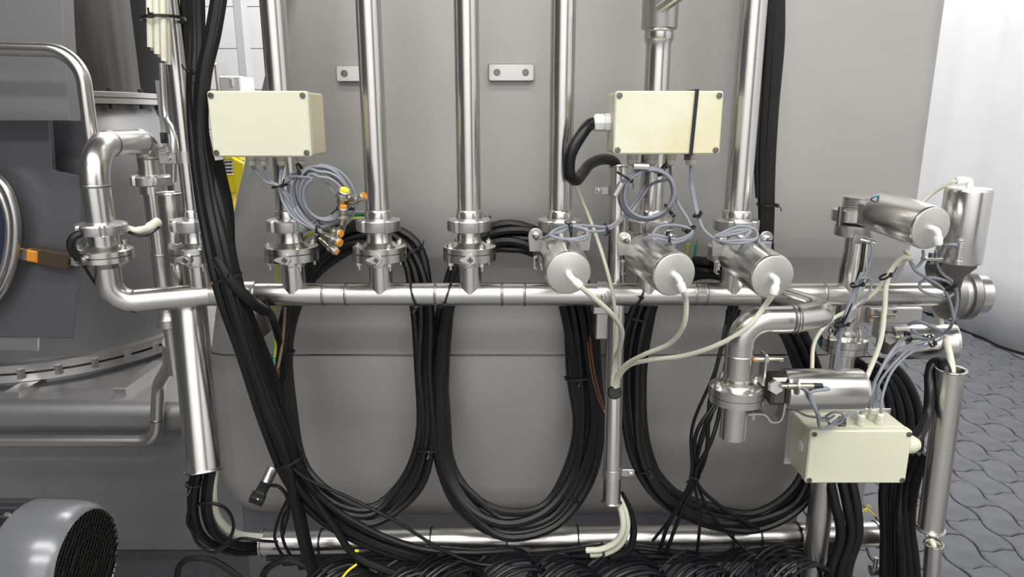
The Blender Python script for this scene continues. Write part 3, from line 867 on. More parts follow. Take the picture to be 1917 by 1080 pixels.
# clamp bracket on the slim riser
q = at(349, 294, HY)
cb = thing('pipe_bracket', 'pipe clamp bracket with bolt on the slim riser beside the swan neck', 'bracket', q)
build('clamp_band', G().lathe([(.0192, -.0125), (.022, -.0125), (.022, .0125), (.0192, .0125)], (RX[1], HY, q.z), (0, 0, 1), 24, cap0=False, cap1=False), SATIN, cb)
build('bracket_plate', G().box(at(318, 296, 1.57), (.045, .026, .012), .002), SATIN, cb)
build('bracket_bolt', G().lathe([(.007, 0), (.006, .006)], at(315, 295, 1.563), (0, -1, 0), 8), SATIN, cb)
build('bright_block', G().box(at(308, 281, 1.56), (.024, .013, .02), .002, ex=(1, 0, .25), ey=(-.25, 0, 1)), STEEL, cb)
gp = thing('bent_grey_tube', 'thin bent grey tube behind the slim riser', 'pipe', at(321, 350, 1.75))
build('tube', G().tube(spline(P3([(303, 118, 1.78), (310, 220, 1.78), (320, 240, 1.74), (325, 270, 1.72), (325, 340, 1.72)]), 6), .0075, 10), SATIN, gp)
build('back_bar', G().box((at(307, 200, 1.80) + at(313, 330, 1.80)) / 2, (.014, .30, .01), .001), TANK_L, gp)
build('black_coupling', G().box(at(307, 258, 1.77), (.014, .026, .014), .002), TIE, gp)

# ------------------------------------------------------------------ S-bend branch with lower valve at the right
sb_ = thing('s_bend_branch', 'S-shaped polished branch pipe coming forward from the header at the right', 'pipe', at(1384, 700, 1.32))
BX, BY = at(1381, 700, 1.32).x, 1.32
zs = at(1480, 594, 1.34).z
x2 = at(1515, 592, 1.36).x
pth = fillet([at(1436, 551, HY - .005), at(1556, 587, 1.37), Vector((at(1478, 596, 1.33).x, 1.325, zs)), Vector((BX, BY, zs)), Vector((BX, BY, at(1384, 722, BY).z))], [.06, .09, .085], 12)
build('bend_tube', G().tube(pth, .0275, 24), STEEL, sb_)
for px_ in (1483, 1493):
    i = min(range(len(pth)), key=lambda k: abs(pix(pth[k])[0] - px_) + (1000 if pix(pth[k])[1] < 575 or pth[k].y > 1.4 else 0))
    p = Vector((at(px_, 596, 1.325).x, 1.325, zs))
    build('weld_bead', G().lathe([(.0275, -.002), (.029, 0), (.0275, .002)], p, (1, 0, 0), 28, cap0=False, cap1=False), WELD, sb_)
p = Vector((BX, BY, at(1384, 664, BY).z))
build('weld_bead', G().lathe([(.0275, -.002), (.029, 0), (.0275, .002)], p, (0, 0, 1), 28, cap0=False, cap1=False), WELD, sb_)
def flange_pair(label, X, Y, zt, R, name='flanged_valve', group=None):
    """wide bolted flange pair, top at zt"""
    v = thing(name, label, 'valve', (X, Y, zt - .05), group); o = Vector((X, Y, zt))
    build('collar', G().lathe([(.029, .006), (.031, -.004), (.029, -.010)], o, n=32), STEEL, v)
    build('upper_flange', G().lathe([(R, -.0275), (R, -.012), (R - .003, -.010), (R * .66, -.007), (R * .60, -.003), (.028, -.001)], o, n=44), STEEL, v)
    build('lower_flange', G().lathe([(.03, -.048), (R * .62, -.046), (R - .002, -.044), (R, -.043), (R, -.0285)], o, n=44), STEEL, v)
    for k in range(4):
        a = math.radians(20 + 90 * k); b = o + Vector((math.cos(a) * R * .86, math.sin(a) * R * .86, 0))
        build('bolt', G().lathe([(.0075, -.012), (.0075, -.003), (.0045, -.0025), (.0045, .003)], b, n=8), SATIN, v)
    return v
zt = at(1380, 712, BY).z
flange_pair('bolted flange valve under the S-shaped branch pipe', BX, BY, zt, .054)
st = thing('outlet_stub', 'short open pipe stub hanging below the S-shaped branch', 'pipe', (BX, BY, at(1370, 818, BY).z))
build('stub_tube', G().lathe([(.0245, at(1370, 818, BY).z), (.0265, at(1370, 818, BY).z), (.0265, zt - .05), (.0285, zt - .048), (.0285, zt - .0465)], (BX, BY, 0), n=32, cap0=False), STEEL, st)

# ------------------------------------------------------------------ riser with valves at the right end
r8 = thing('right_cross_pipe', 'vertical cross pipe through the right end of the header', 'pipe', (RX[8], HY, at(1590, 700, HY).z))
z8 = lambda py: at(1600, py, HY).z
build('upper_tube', G().lathe([(.0285, zH), (.0285, z8(505)), (.0245, z8(470)), (.0245, z8(440))], (RX[8], HY, 0), n=28), STEEL, r8)
build('lower_tube', G().lathe([(.024, z8(628)), (.0265, z8(590)), (.0265, zH)], (RX[8], HY, 0), n=28), STEEL, r8)
flange_pair('small bolted flange on the lower leg of the right cross pipe', RX[8], HY, z8(622), .050, 'pipe_flange')
sx = thing('lower_stub_pipe', 'vertical pipe stub between the right small flange and the lower cylinder', 'pipe', (RX[8], HY, z8(760)))
build('stub_tube', G().lathe([(.0265, z8(760)), (.0265, z8(668)), (.028, z8(664)), (.028, z8(661))], (RX[8], HY, 0), n=28), STEEL, sx)
# valve on top of the cross pipe
tv = thing('top_valve', 'stacked clamp valve on top of the right cross pipe', 'valve', (RX[8], HY, z8(442)))
build('lower_nut', G().lathe([(.028, z8(443)), (.041, z8(440)), (.042, z8(438)), (.042, z8(421)), (.040, z8(419)), (.03, z8(417))], (RX[8] - .008, HY, 0), n=40), SATIN, tv)
build('neck', G().lathe([(.026, z8(421)), (.026, z8(412))], (RX[8] - .008, HY, 0), n=28), DARKST, tv)
build('flange', G().lathe([(.046, z8(413)), (.048, z8(411)), (.048, z8(392)), (.046, z8(391)), (.03, z8(390))], (RX[8] - .012, HY, 0), n=40), SATIN, tv)
prof = []
for k in range(5):
    y0 = 391 - k * 5; prof += [(.038, z8(y0)), (.041, z8(y0 - 1)), (.041, z8(y0 - 3)), (.038, z8(y0 - 4))]
build('threaded_top', G().lathe(prof, (RX[8] + .002, HY, 0), n=36), SATIN, tv)
for dx in (-.046, .03):
    build('bolt', G().lathe([(.006, z8(418)), (.006, z8(384))], (RX[8] - .012 + dx, HY - .03, 0), n=8), DARKST, tv)
# end valve closing the header
ev = thing('end_valve', 'thick round valve closing the right end of the header', 'valve', (ex_end, HY, zH - .06))
o = Vector((ex_end, HY, zH))
build('ring_flange', G().lathe([(.03, -.012), (.052, -.008), (.058, -.004), (.058, .014), (.054, .016)], o, (1, 0, 0), 44), MIDST, ev)
build('wafer_body', G().lathe([(.050, .016), (.050, .030)], o, (1, 0, 0), 40), SATIN, ev)
build('outer_flange', G().lathe([(.054, .030), (.058, .032), (.058, .048), (.055, .050), (.046, .052)], o, (1, 0, 0), 44), MIDST, ev)
build('end_cap', G().lathe([(.040, .052), (.040, .058), (.044, .060), (.044, .082), (.041, .084), (.028, .084), (.026, .070)], o, (1, 0, 0), 40), STEEL, ev)

# ------------------------------------------------------------------ low pipe and legs
lpA, lpB = at(492, 1016, 1.72), at(1640, 1000, 1.72)
lpp = thing('low_cable_pipe', 'polished horizontal pipe under the cable loops with flared ends', 'pipe', (lpA + lpB) / 2)
build('pipe_tube', G().tube([lpA, (lpA + lpB) / 2, lpB], .034, 28), STEEL_H, lpp)
for c in (lpA, lpB):
    build('flared_rim', G().lathe([(.034, -.004), (.038, -.002), (.038, .002), (.034, .004)], c, lpB - lpA, 28), STEEL, lpp)
def leg(label, px0, py0, px1, py1, Y, r):
    a = at(px0, py0, Y); root = thing('frame_leg', label, 'leg', (a.x, Y, 0), 'steel frame legs at the right')
    build('leg_tube', G().lathe([(r, 0.02), (r, a.z)], (a.x, Y, 0), n=28), SATIN, root)
    build('leg_foot', G().lathe([(r * 1.4, 0), (r * 1.4, .015), (r, .02)], (a.x, Y, 0), n=28), SATIN, root)
leg('steel frame leg below the lower right junction box', 1544, 880, 1538, 1080, 1.62, .030)
leg('shorter looking steel leg behind the lower right junction box', 1628, 700, 1620, 985, 1.84, .026)
vv = thing('drain_cock', 'small drain cock with upright pin at the lower right corner', 'valve', at(1650, 1090, 1.66))
build('cock_body', G().tube([at(1630, 1068, 1.66), at(1690, 1065, 1.66)], .015, 16), SATIN, vv)
build('pin', G().lathe([(.006, 0), (.006, .03)], at(1638, 1062, 1.65), (0, 0, 1), 10), SATIN, vv)
# ------------------------------------------------------------------ pneumatic cylinders
def sensor_parts(p0, d, parent, L=.05, r=.006, face=ORANGE, name='sensor'):
    d = Vector(d).normalized(); p0 = Vector(p0)
    s = build(name, G().lathe([(r * .8, 0), (r, .003), (r, L), (r * .9, L + .001)], p0, d, 14), BRASS, parent)
    build('lock_nut', G().lathe([(r * 1.6, L * .55), (r * 1.6, L * .55 + .004)], p0, d, 6), SATIN, s)
    build('sensor_face', G().lathe([(r * .85, L + .001), (r * .85, L + .005)], p0, d, 14), face, s)
    return s
def elbow_fitting(p, a, down, parent):
    """white push-in elbow: stub along a, then along down"""
    p = Vector(p); a = Vector(a).normalized(); d = Vector(down).normalized()
    pth = fillet([p, p + a * .017, p + a * .017 + d * .026], .009, 6)
    e = build('air_fitting', G().tube(pth, .0063, 14), WHITEP, parent)
    build('fitting_collar', G().lathe([(.0078, .012), (.0082, .014), (.0082, .026), (.007, .028)], p + a * .017, d, 14), WHITEP, e)
    build('thread', G().lathe([(.005, -.001), (.0055, .004)], p, a, 12), DARKST, e)
    return p + a * .017 + d * .026
def cylinder(label, back, front, r=.0435, group='steel pneumatic cylinders'):
    back, front = Vector(back), Vector(front); a = (front - back); L = a.length; a.normalize()
    root = thing('pneumatic_cylinder', label, 'cylinder', back, group)
    build('barrel', G().lathe([(r * .86, -.002), (r * .97, 0), (r, .004), (r, L - .005), (r * .985, L - .002), (r * .96, L)], back, a, 48), STEEL, root)
    build('end_cap', G().lathe([(r * .96, L - .001), (r * .945, L + .0015), (r * .90, L + .0025)], back, a, 48), CAP, root)
    return root, back, front, a, L
hose_start = {}
def front_actuator(k, label, bpx, fpx, Yb, Yf, hose_dir):
    b = at(*bpx, Yb); f = at(*fpx, Yf)
    root, b, f, a, L = cylinder(label, b, f)
    # two ears on the mounting plate behind the barrel
    side = Vector((1, 0, 0)); side = (side - a * side.dot(a)).normalized(); upv = a.cross(side); upv = upv if upv.z > 0 else -upv
    for s in (-1, 1):
        c = b + side * (s * .050) + upv * .036 + a * .012
        pl = [(-.012, -.034), (.012, -.034)] + [(.015 * math.cos(math.radians(t)), .015 * math.sin(math.radians(t))) for t in range(0, 181, 20)]
        ear = build('mounting_ear', G().prism(pl, c, side, upv, .004, .0006), SATIN, root)
        build('ear_bolt', G().lathe([(.0075, -.001), (.0075, .008), (.005, .010)], c, a, 10), SATIN, ear)
        sn_ = build('sensor_tip', G().lathe([(.005, .009), (.005, .022), (.004, .023)], c, a, 10), DARKST, ear)
    build('side_clip', G().ribbon([b - side * .046 - upv * .010 + a * .01, b - side * .052 - upv * .012 + a * .012, b - side * .052 - upv * .034 + a * .012, b - side * .046 - upv * .036 + a * .012], a * .012, .003), SATIN, root)
    build('mount_neck', G().tube([b - a * .06, b + a * .002], .026, 20), DARKST, root)
    hd_ = Vector(hose_dir)
    hose_start[k] = elbow_fitting(f + a * .0025, a, hd_, root)
    return root, b, f, a
front_actuator(5, 'leftmost of the three front-facing steel cylinders, its hose running down right', (1046, 468), (1064, 511), 1.42, 1.275, (.8, -.1, -.75))
front_actuator(6, 'middle of the three front-facing steel cylinders on the header', (1205, 474), (1262, 514), 1.42, 1.275, (.35, -.05, -.95))
front_actuator(7, 'rightmost of the three front-facing steel cylinders on the header', (1382, 476), (1446, 518), 1.42, 1.275, (-.25, -.1, -1))
# cylinder 8: upper right, pointing right and forward
root, b, f, a, L = cylinder('steel cylinder lying across the top of the right cross pipe', at(1648, 396, 1.475), at(1742, 427, 1.335))
hose_start[8] = elbow_fitting(f + a * .0025, a, (.15, 0, -1), root)
build('clamp_yoke', G().box(at(1632, 402, 1.49), (.05, .05, .04), .004, ex=a, ey=(0, 0, 1)), SATIN, root)
nb = at(1610, 448, 1.47)
sp = build('sensor_lug', G().box(nb, (.03, .02, .005), .001, ex=(1, 0, -.15), ey=(.15, 0, 1)), SATIN, root)
build('sensor', G().tube([nb + Vector((-.002, -.004, 0)), nb + Vector((.026, -.014, -.006))], .0055, 10), SATIN, sp)
ep = at(1744, 484, 1.40)
build('lower_lug', G().box(ep, (.036, .006, .02), .001), SATIN, root)
build('lug_bolt', G().lathe([(.007, -.012), (.007, .010), (.004, .012)], ep, (0, 0, -1), 8), DARKST, root)
build('blue_ring', G().tube([at(1645, 372, 1.455) + Vector((.016 * math.cos(t * .5), .004 * math.sin(t), .006 * math.sin(t * .5))) for t in range(13)], .0018, 6), BLUE, root)
# cylinder 9: upright at the far right
cb9, ct9 = at(1797, 490, 1.42), at(1808, 354, 1.42); cb9.x = ct9.x = at(1804, 420, 1.42).x
root, b, f, a, L = cylinder('upright steel cylinder standing above the end valve at the far right', cb9, ct9)
hose_start[9] = elbow_fitting(f + Vector((0, 0, .0025)), (0, 0, 1), (-1, .1, -.12), root)
bk = [(-.030, 0), (.050, 0), (.050, -.013), (.026, -.034), (.022, -.062), (-.006, -.066), (-.026, -.05), (-.034, -.02)]
build('mount_bracket', G().prism(bk, b + Vector((-.002, .03, -.002)), (1, 0, 0), (0, 0, 1), .05, .003), DARKST, root)
sg = build('sensor', G().lathe([(.010, 0), (.010, .008), (.006, .009), (.006, .03), (.007, .031), (.007, .045)], b + Vector((-.030, -.045, .004)), (0, 0, 1), 12), SATIN, root)
# cylinder 10: lying behind, under the header
root, b, f, a, L = cylinder('steel cylinder lying below the header at the right, draped with grey cables', at(1672, 640, 1.62), at(1790, 640, 1.58), .0425)
def end_bracket(root, b, s=1.0):
    """dark yoke, bent strip, plate and sensors at the back of a lying cylinder"""
    bk = build('yoke', G().box(b + Vector((-.016, 0, .004)), (.030, .058, .05), .006), DARKST, root)
    build('hex_nut', G().lathe([(.014, 0), (.014, .012)], b + Vector((-.030, -.028, .018)), (0, -1, .2), 6), SATIN, bk)
    pl = build('sensor_plate', G().box(b + Vector((-.045, .0, .046)), (.005, .066, .03), .001), SATIN, root)
    q = b + Vector((-.07, -.004, .066))
    sensor_parts(q + Vector((.062, 0, 0)), (-1, 0, 0), pl, .055, .0055)
    q = b + Vector((.038, -.047, .026))
    s2 = build('sensor', G().lathe([(.0065, 0), (.0065, .05), (.0045, .051), (.0045, .062)], q, (-1, 0, 0), 12), BRASS, root)
    build('sensor_boot', G().lathe([(.007, 0), (.006, .018)], q, (1, 0, 0), 12), TIE, s2)
    build('sensor_disc', G().lathe([(.017, 0), (.017, .003)], q + Vector((-.034, 0, 0)), (1, 0, 0), 24), SATIN, s2)
    st_ = [b + Vector(v) for v in ((-.075, -.01, -.044), (-.045, -.01, -.044), (-.036, -.01, -.050), (-.028, -.01, -.060), (-.012, -.01, -.060), (-.006, -.01, -.052), (-.003, -.01, -.020))]
    bs = build('bent_strip', G().ribbon(spline(st_, 4), (0, .03, 0), .0035), SATIN, root)
    build('strip_screw', G().lathe([(.004, -.014), (.004, .003)], b + Vector((-.062, -.018, -.044)), (0, 0, 1), 8), SATIN, bs)
    return q
q10 = end_bracket(root, b)
build('blue_cap', G().lathe([(.016, 0), (.018, .004), (.018, .018), (.016, .022)], at(1552, 637, 1.60), (-1, -.6, 0), 20), BLUE, root)
# cylinder 11: lying above the lower right box
root, b, f, a, L = cylinder('steel cylinder lying above the lower right junction box', at(1466, 729, 1.32), at(1611, 729, 1.32), .0425)
q11 = end_bracket(root, b)

# ------------------------------------------------------------------ junction boxes
def gland(parent, p, d, r=.0105, L=.022, material=None):
    g = build('cable_gland', G().lathe([(r * 1.05, 0), (r * 1.05, L * .45), (r * .8, L * .46), (r * .95, L * .5), (r * .95, L * .85), (r * .6, L)], p, d, 12), material or GLAND, parent)
    return g
def junction_box(label, x0, y0, x1, y1, Yf, depth, lid_mat, side_mat):
    a = at(x0, y0, Yf); b = at(x1, y1, Yf); w = b.x - a.x; h = a.z - b.z
    c = Vector(((a.x + b.x) / 2, Yf, (a.z + b.z) / 2))
    root = thing('junction_box', label, 'junction box', c + Vector((0, depth / 2, -h / 2)))
    build('box_body', G().box(c + Vector((0, depth * .5 + .012, 0)), (w - .003, h - .003, depth - .024), .002, corner=.005), side_mat, root)
    build('lid', G().box(c + Vector((0, .0115, 0)), (w, h, .023), .003, corner=.006), lid_mat, root)
    for sx in (-1, 1):
        for sz in (-1, 1):
            q = c + Vector((sx * (w / 2 - .0085), -.0008, sz * (h / 2 - .0085)))
            s = build('lid_screw', G().lathe([(.0058, 0), (.0055, .0015), (.0042, .0017), (.0042, .0007)], q, (0, -1, 0), 14), DARKST, root)
            build('screw_slot', G().box(q + Vector((0, -.0012, 0)), (.007, .0014, .0012), 0, ex=(1, 0, .6), ey=(-.6, 0, 1)), DARKST, s)
    return root, c, w, h
jb1, c1_, w1, h1 = junction_box('cream junction box at the upper left with plain lid', 386, 170, 583, 294, 1.40, .12, CREAM, CREAM_S)
g1 = []
for px_ in (470, 493, 527, 563):
    p = at(px_, 296, 1.45); p.z = c1_.z - h1 / 2; gland(jb1, p + Vector((0, 0, .001)), (0, 0, -1)); g1.append(p + Vector((0, 0, -.02)))
jb2, c2_, w2, h2 = junction_box('yellowed cream junction box at the upper right with a black strap', 1152, 170, 1347, 289, 1.40, .115, CREAM_Y, CREAM)
g2 = []
for px_ in (1184, 1220, 1255, 1294):
    p = at(px_, 291, 1.45); p.z = c2_.z - h2 / 2; gland(jb2, p + Vector((0, 0, .001)), (0, 0, -1), .0115, .026); g2.append(p + Vector((0, 0, -.024)))
# big side gland with black sleeve cable
gp_ = at(1138, 230, 1.47); gp_.x = c2_.x - w2 / 2
sgl = build('side_gland', G().lathe([(.019, 0), (.019, .010), (.016, .011), (.018, .013), (.018, .030), (.014, .034)], gp_ + Vector((.001, 0, 0)), (-1, 0, 0), 8), WHITEP, jb2)
q = gp_ + Vector((-.03, 0, 0))
cable([q, q + Vector((-.012, -.006, -.004)), at(1090, 250, 1.45), at(1068, 290, 1.44), at(1066, 325, 1.45), at(1078, 337, 1.48), at(1090, 325, 1.52), at(1105, 307, 1.56), at(1130, 298, 1.61), at(1150, 304, 1.65), at(1158, 325, 1.66)], .0125, BLACK2, 'thick black hose looping from the right junction box into the central conduit', name='black_hose', cat='hose', raw=True, n=14)
cable([(1062, 240, 1.53), (1056, 290, 1.50), (1060, 330, 1.48), (1072, 343, 1.49)], .004, BLACK2, 'thin black cable beside the thick black hose loop')
# strap round box 2
sx_ = at(1299, 230, 1.40).x; e = .0025; zt_, zb_ = c2_.z + h2 / 2 + e, c2_.z - h2 / 2 - e
sp_ = [(1.40 - e, zt_), (1.40 - e, zb_), (1.40 + .118, zb_), (1.40 + .118, zt_)]
stt = thing('box_strap', 'black strap around the yellowed right junction box', 'strap', (sx_, 1.45, zb_))
build('strap_band', G().ribbon([Vector((sx_ + .002, sp_[0][0], sp_[0][1])), Vector((sx_ - .003, sp_[1][0], sp_[1][1])), Vector((sx_ - .003, sp_[2][0], sp_[2][1])), Vector((sx_ + .002, sp_[3][0], sp_[3][1])), Vector((sx_ + .002, sp_[0][0], sp_[0][1]))], (.007, 0, 0), .0018), TIE, stt)
build('strap_lock', G().box(Vector((sx_ - .006, 1.41, zb_ - .004)), (.012, .010, .008), .001), TIE, stt)
jb3, c3_, w3, h3 = junction_box('cream junction box at the lower right below the lying cylinder', 1518, 806, 1695, 905, 1.40, .10, CREAM, CREAM)
g3 = []
ztop3 = c3_.z + h3 / 2
for (px_, Yg) in ((1604, 1.46), (1612, 1.432), (1633, 1.465), (1648, 1.437)):
    p = at(px_, 780, Yg); p.z = ztop3; gland(jb3, p - Vector((0, 0, .001)), (0, 0, 1), .0095, .026); g3.append(p + Vector((0, 0, .024)))
p = at(1576, 786, 1.43); p.z = ztop3; gland(jb3, p - Vector((0, 0, .001)), (0, 0, 1), .0095, .02, DARKST)
rg = Vector((c3_.x + w3 / 2, 1.432, at(1700, 836, 1.42).z))
build('side_gland', G().lathe([(.021, 0), (.021, .016), (.020, .024), (.013, .036)], rg - Vector((.001, 0, 0)), (1, 0, 0), 20), CREAM, jb3)
build('blank_plug', G().lathe([(.013, 0), (.012, .002)], Vector((c3_.x - w3 / 2 + .002, 1.445, c3_.z + .005)), (-1, 0, 0), 20), WHITEP, jb3)
build('back_plate', G().box(Vector((c3_.x - .004, 1.4985, c3_.z + .002)), (w3 + .012, h3 + .014, .003), .001), SATIN, jb3)

# ------------------------------------------------------------------ loose proximity sensors at the left coil
def prox(label, p, d, L=.04, r=.0062, face=ORANGE):
    r *= 1.22; p = Vector(p) - Vector((0, .03, 0))
    d = Vector(d).normalized(); p = Vector(p)
    root = thing('proximity_sensor', label, 'sensor', p, 'loose proximity sensors at the left grey coil')
    build('barrel', G().lathe([(r * .6, -.010), (r * .8, 0), (r, .002), (r, L), (r * .9, L + .001)], p, d, 14), BRASS, root)
    n_ = build('lock_nut', G().lathe([(r * 1.55, L * .5), (r * 1.55, L * .5 + .0045)], p, d, 6), SATIN, root)
    build('cap_ring', G().lathe([(r * 1.2, L * .78), (r * 1.25, L), (r * 1.15, L + .001)], p, d, 14), SATIN, root)
    build('sensor_face', G().lathe([(r * 1.0, L + .001), (r * .95, L + .005)], p, d, 14), face, root)
prox('loose sensor with bright yellow face pointing up, top of the left coil', at(645, 377, 1.42), (.35, -.3, .85), .028, .0078, YELLOW)
prox('loose sensor with orange face pointing right in front of a riser', at(659, 376, 1.42), (.85, -.25, .35), .036)
prox('loose sensor with orange face between two others, pointing up', at(648, 420, 1.42), (.15, -.3, .9), .042)
prox('loose sensor with orange face, upper of the pair pointing right', at(620, 427, 1.42), (.9, -.45, -.12), .032, .006)
prox('loose sensor with orange face, lower of the pair pointing right', at(617, 438, 1.40), (.9, -.45, -.3), .034, .0066)
prox('loose sensor pointing down right under the orange pair', at(612, 447, 1.42), (.75, -.2, -.55), .034, .0055)
# ------------------------------------------------------------------ big black cable loops hung over the header studs
def taper_ring(ctrl, n, r, label, group, seed, squash=.5, order=3):
    return bundle(ctrl, n, r, label, group, seed, squash, closed=True, twist=1.0, jitter=.55, sub=5, order=order)
taper_ring([(690, 438, 1.72, 40), (762, 468, 1.71, 30), (792, 560, 1.68, 28), (797, 690, 1.67, 28), (797, 820, 1.67, 26), (772, 905, 1.66, 28),
            (700, 968, 1.63, 28), (620, 948, 1.62, 30), (562, 880, 1.65, 24), (538, 760, 1.67, 18), (535, 630, 1.69, 18), (565, 525, 1.71, 22), (618, 462, 1.72, 32)],
           11, .0100, 'black cable of the left hanging loop, %s from the left in its right-hand strand', 'black cables of the left loop', 3)
taper_ring([(955, 442, 1.72, 40), (1038, 470, 1.71, 34), (1076, 570, 1.69, 38), (1090, 700, 1.69, 36), (1100, 800, 1.68, 32), (1082, 890, 1.66, 32),
            (1030, 965, 1.63, 34), (945, 985, 1.61, 36), (880, 948, 1.62, 34), (838, 880, 1.65, 24), (827, 780, 1.67, 25), (828, 640, 1.69, 26), (846, 540, 1.70, 22), (885, 465, 1.72, 32)],
           12, .0106, 'black cable of the middle hanging loop, %s from the left in its right-hand strand', 'black cables of the middle loop', 5)
taper_ring([(1330, 505, 1.72, 22), (1420, 540, 1.71, 24), (1490, 620, 1.69, 30), (1535, 740, 1.69, 28), (1530, 860, 1.69, 28), (1490, 935, 1.67, 28),
            (1410, 978, 1.65, 28), (1320, 968, 1.64, 30), (1240, 920, 1.64, 26), (1200, 850, 1.66, 26), (1185, 740, 1.68, 28), (1192, 620, 1.69, 34), (1230, 540, 1.71, 24)],
           10, .0106, 'black cable of the right hanging loop, %s from the left in its left-hand strand', 'black cables of the right loop', 9, order=10)
# left main hanging bundle
LB = 'black cables of the tall left bundle'
bundle([(345, -330, 1.50, 18), (366, -40, 1.50, 18), (368, 80, 1.50, 18), (366, 180, 1.48, 18), (380, 300, 1.46, 26), (398, 400, 1.45, 34), (425, 540, 1.43, 28), (465, 660, 1.46, 27), (512, 800, 1.50, 26), (560, 905, 1.55, 26), (625, 970, 1.60, 26), (700, 1012, 1.62, 24), (800, 1045, 1.62, 22), (900, 1080, 1.62, 20)],
       6, .0098, 'black cable in the tall left bundle, %s from left among those hanging straight at top', LB, 21, .7, order=1)
bundle([(440, -330, 1.50, 17), (415, -40, 1.46, 17), (400, 60, 1.45, 17), (382, 140, 1.44, 16), (376, 240, 1.44, 16), (392, 360, 1.44, 24), (418, 480, 1.42, 26), (448, 600, 1.43, 22), (495, 740, 1.47, 20), (535, 850, 1.51, 20), (555, 950, 1.56, 18), (575, 1040, 1.58, 16), (600, 1110, 1.58, 16)],
       4, .0118, 'thick black cable crossing over the tall left bundle at top, %s from left', LB, 22, .6, order=1)
bundle([(405, 300, 1.52, 20), (425, 390, 1.52, 16), (432, 470, 1.50, 12), (455, 560, 1.50, 12), (500, 700, 1.56, 20), (528, 800, 1.58, 18), (560, 880, 1.60, 18)],
       4, .0085, 'black cable along the right flank of the tall left bundle, %s from left', LB, 23, .6, order=2)
cable([(318, -330, 1.56), (342, -30, 1.56), (350, 100, 1.57), (358, 220, 1.57), (366, 330, 1.56)], .0085, BLACK, 'single straight black cable beside the slim riser', LB)
cable([(405, 480, 1.41), (432, 525, 1.41), (465, 560, 1.43), (495, 582, 1.48)], .0125, BLACK, 'thick black cable end turning right in front of the header', LB, n=10)
cable([(488, 560, 1.50), (500, 580, 1.52), (512, 600, 1.58), (530, 690, 1.66), (522, 740, 1.67)], .009, BLACK, 'black cable dropping behind the left support stud', LB)
# fan-out at the bottom of the left bundle
cable([(520, 840, 1.50), (565, 890, 1.52), (650, 930, 1.54), (740, 975, 1.55), (830, 1030, 1.56), (900, 1056, 1.57), (960, 1055, 1.58)], .0045, BLACK2, 'thin black cable sweeping right across the bottom of the loops', LB)
cable([(548, 860, 1.54), (600, 930, 1.56), (680, 985, 1.57), (780, 1025, 1.58), (880, 1034, 1.59), (960, 1030, 1.62)], .0075, BLACK, 'black cable sweeping right above the low pipe', LB)
cable([(530, 840, 1.54), (575, 910, 1.56), (625, 985, 1.57), (665, 1040, 1.58), (740, 1075, 1.58)], .0095, BLACK, 'black cable dropping steeply across the low pipe', LB)
cable([(540, 930, 1.58), (520, 975, 1.60), (515, 1010, 1.61), (535, 1045, 1.62), (570, 1060, 1.62)], .0042, BLACK2, 'thin black cable looping over the left end of the low pipe', LB)
cable([(552, 930, 1.58), (530, 970, 1.60), (530, 1010, 1.61), (550, 1045, 1.62), (600, 1065, 1.62)], .0042, BLACK2, 'second thin black cable looping over the left end of the low pipe', LB)
# copper and coloured wires
cable([(518, 490, 1.62), (519, 520, 1.62), (514, 560, 1.60), (513, 600, 1.60), (516, 650, 1.62), (514, 668, 1.62)], .0032, YGW, 'yellow and green wire hanging through the left loop', name='wire', cat='wire')
cable([(514, 668, 1.62), (513, 682, 1.62)], .0034, GREENW, 'green tip of the wire in the left loop', name='wire', cat='wire')
cable([(534, 575, 1.63), (531, 620, 1.63), (526, 660, 1.62), (520, 690, 1.62)], .0035, BROWNW, 'brown wire hanging through the left loop', name='wire', cat='wire')
for k in range(4):
    cable([(520, 684, 1.62), (517 + k * 2, 696, 1.615), (512 + k * 3, 708 + (k % 2) * 4, 1.61)], .0012, COPPER, ('leftmost', 'second', 'third', 'rightmost')[k] + ' frayed bare copper strand at the end of the brown wire', 'bare copper strands', name='copper_strand', cat='wire', n=5)
cable([(588, 433, 1.62), (578, 440, 1.62), (570, 446, 1.63)], .0035, YGW, 'yellow-green wire end beside the second valve', name='wire', cat='wire')
cable([(640, 408, 1.66), (665, 403, 1.66), (690, 404, 1.67)], .003, GREENW, 'green wire end behind the sensors', name='wire', cat='wire')
cable([(645, 413, 1.655), (668, 408, 1.655), (690, 408, 1.66)], .003, YGW, 'yellow-green wire end behind the sensors', name='wire', cat='wire')
cable([(635, 402, 1.66), (660, 397, 1.65), (690, 398, 1.66)], .0045, GREYC, 'pale grey wire behind the sensors', name='wire', cat='wire')
cw_ = cable([(1104, 630, 1.64), (1110, 680, 1.63), (1118, 720, 1.63), (1132, 768, 1.62)], .0026, COPPER, 'copper brown wire beside the central conduit', name='wire', cat='wire')
cable([(1100, 640, 1.64), (1108, 700, 1.63), (1122, 750, 1.63), (1130, 768, 1.62)], .0024, COPPER, 'second copper brown wire beside the central conduit', name='wire', cat='wire')
build('wire_cap', G().lathe([(.005, 0), (.006, .004), (.004, .012)], at(1134, 768, 1.61), (.4, 0, -1), 10), WHITEP, cw_)
for k, (dx, gm) in enumerate(((0, YGW), (16, GREENW))):
    w_ = thing('core_end', ('yellow-green' if k == 0 else 'green') + ' crimped core end between the two right front cylinders', 'wire', at(1284 + dx, 478, 1.64))
    build('core', G().tube(P3([(1284 + dx, 482, 1.64), (1286 + dx, 466, 1.63), (1288 + dx, 456, 1.62)]), .0032, 8), gm, w_)
    build('crimp', G().tube(P3([(1288 + dx, 456, 1.62), (1289 + dx, 448, 1.62)]), .0015, 6), BRASS, w_)
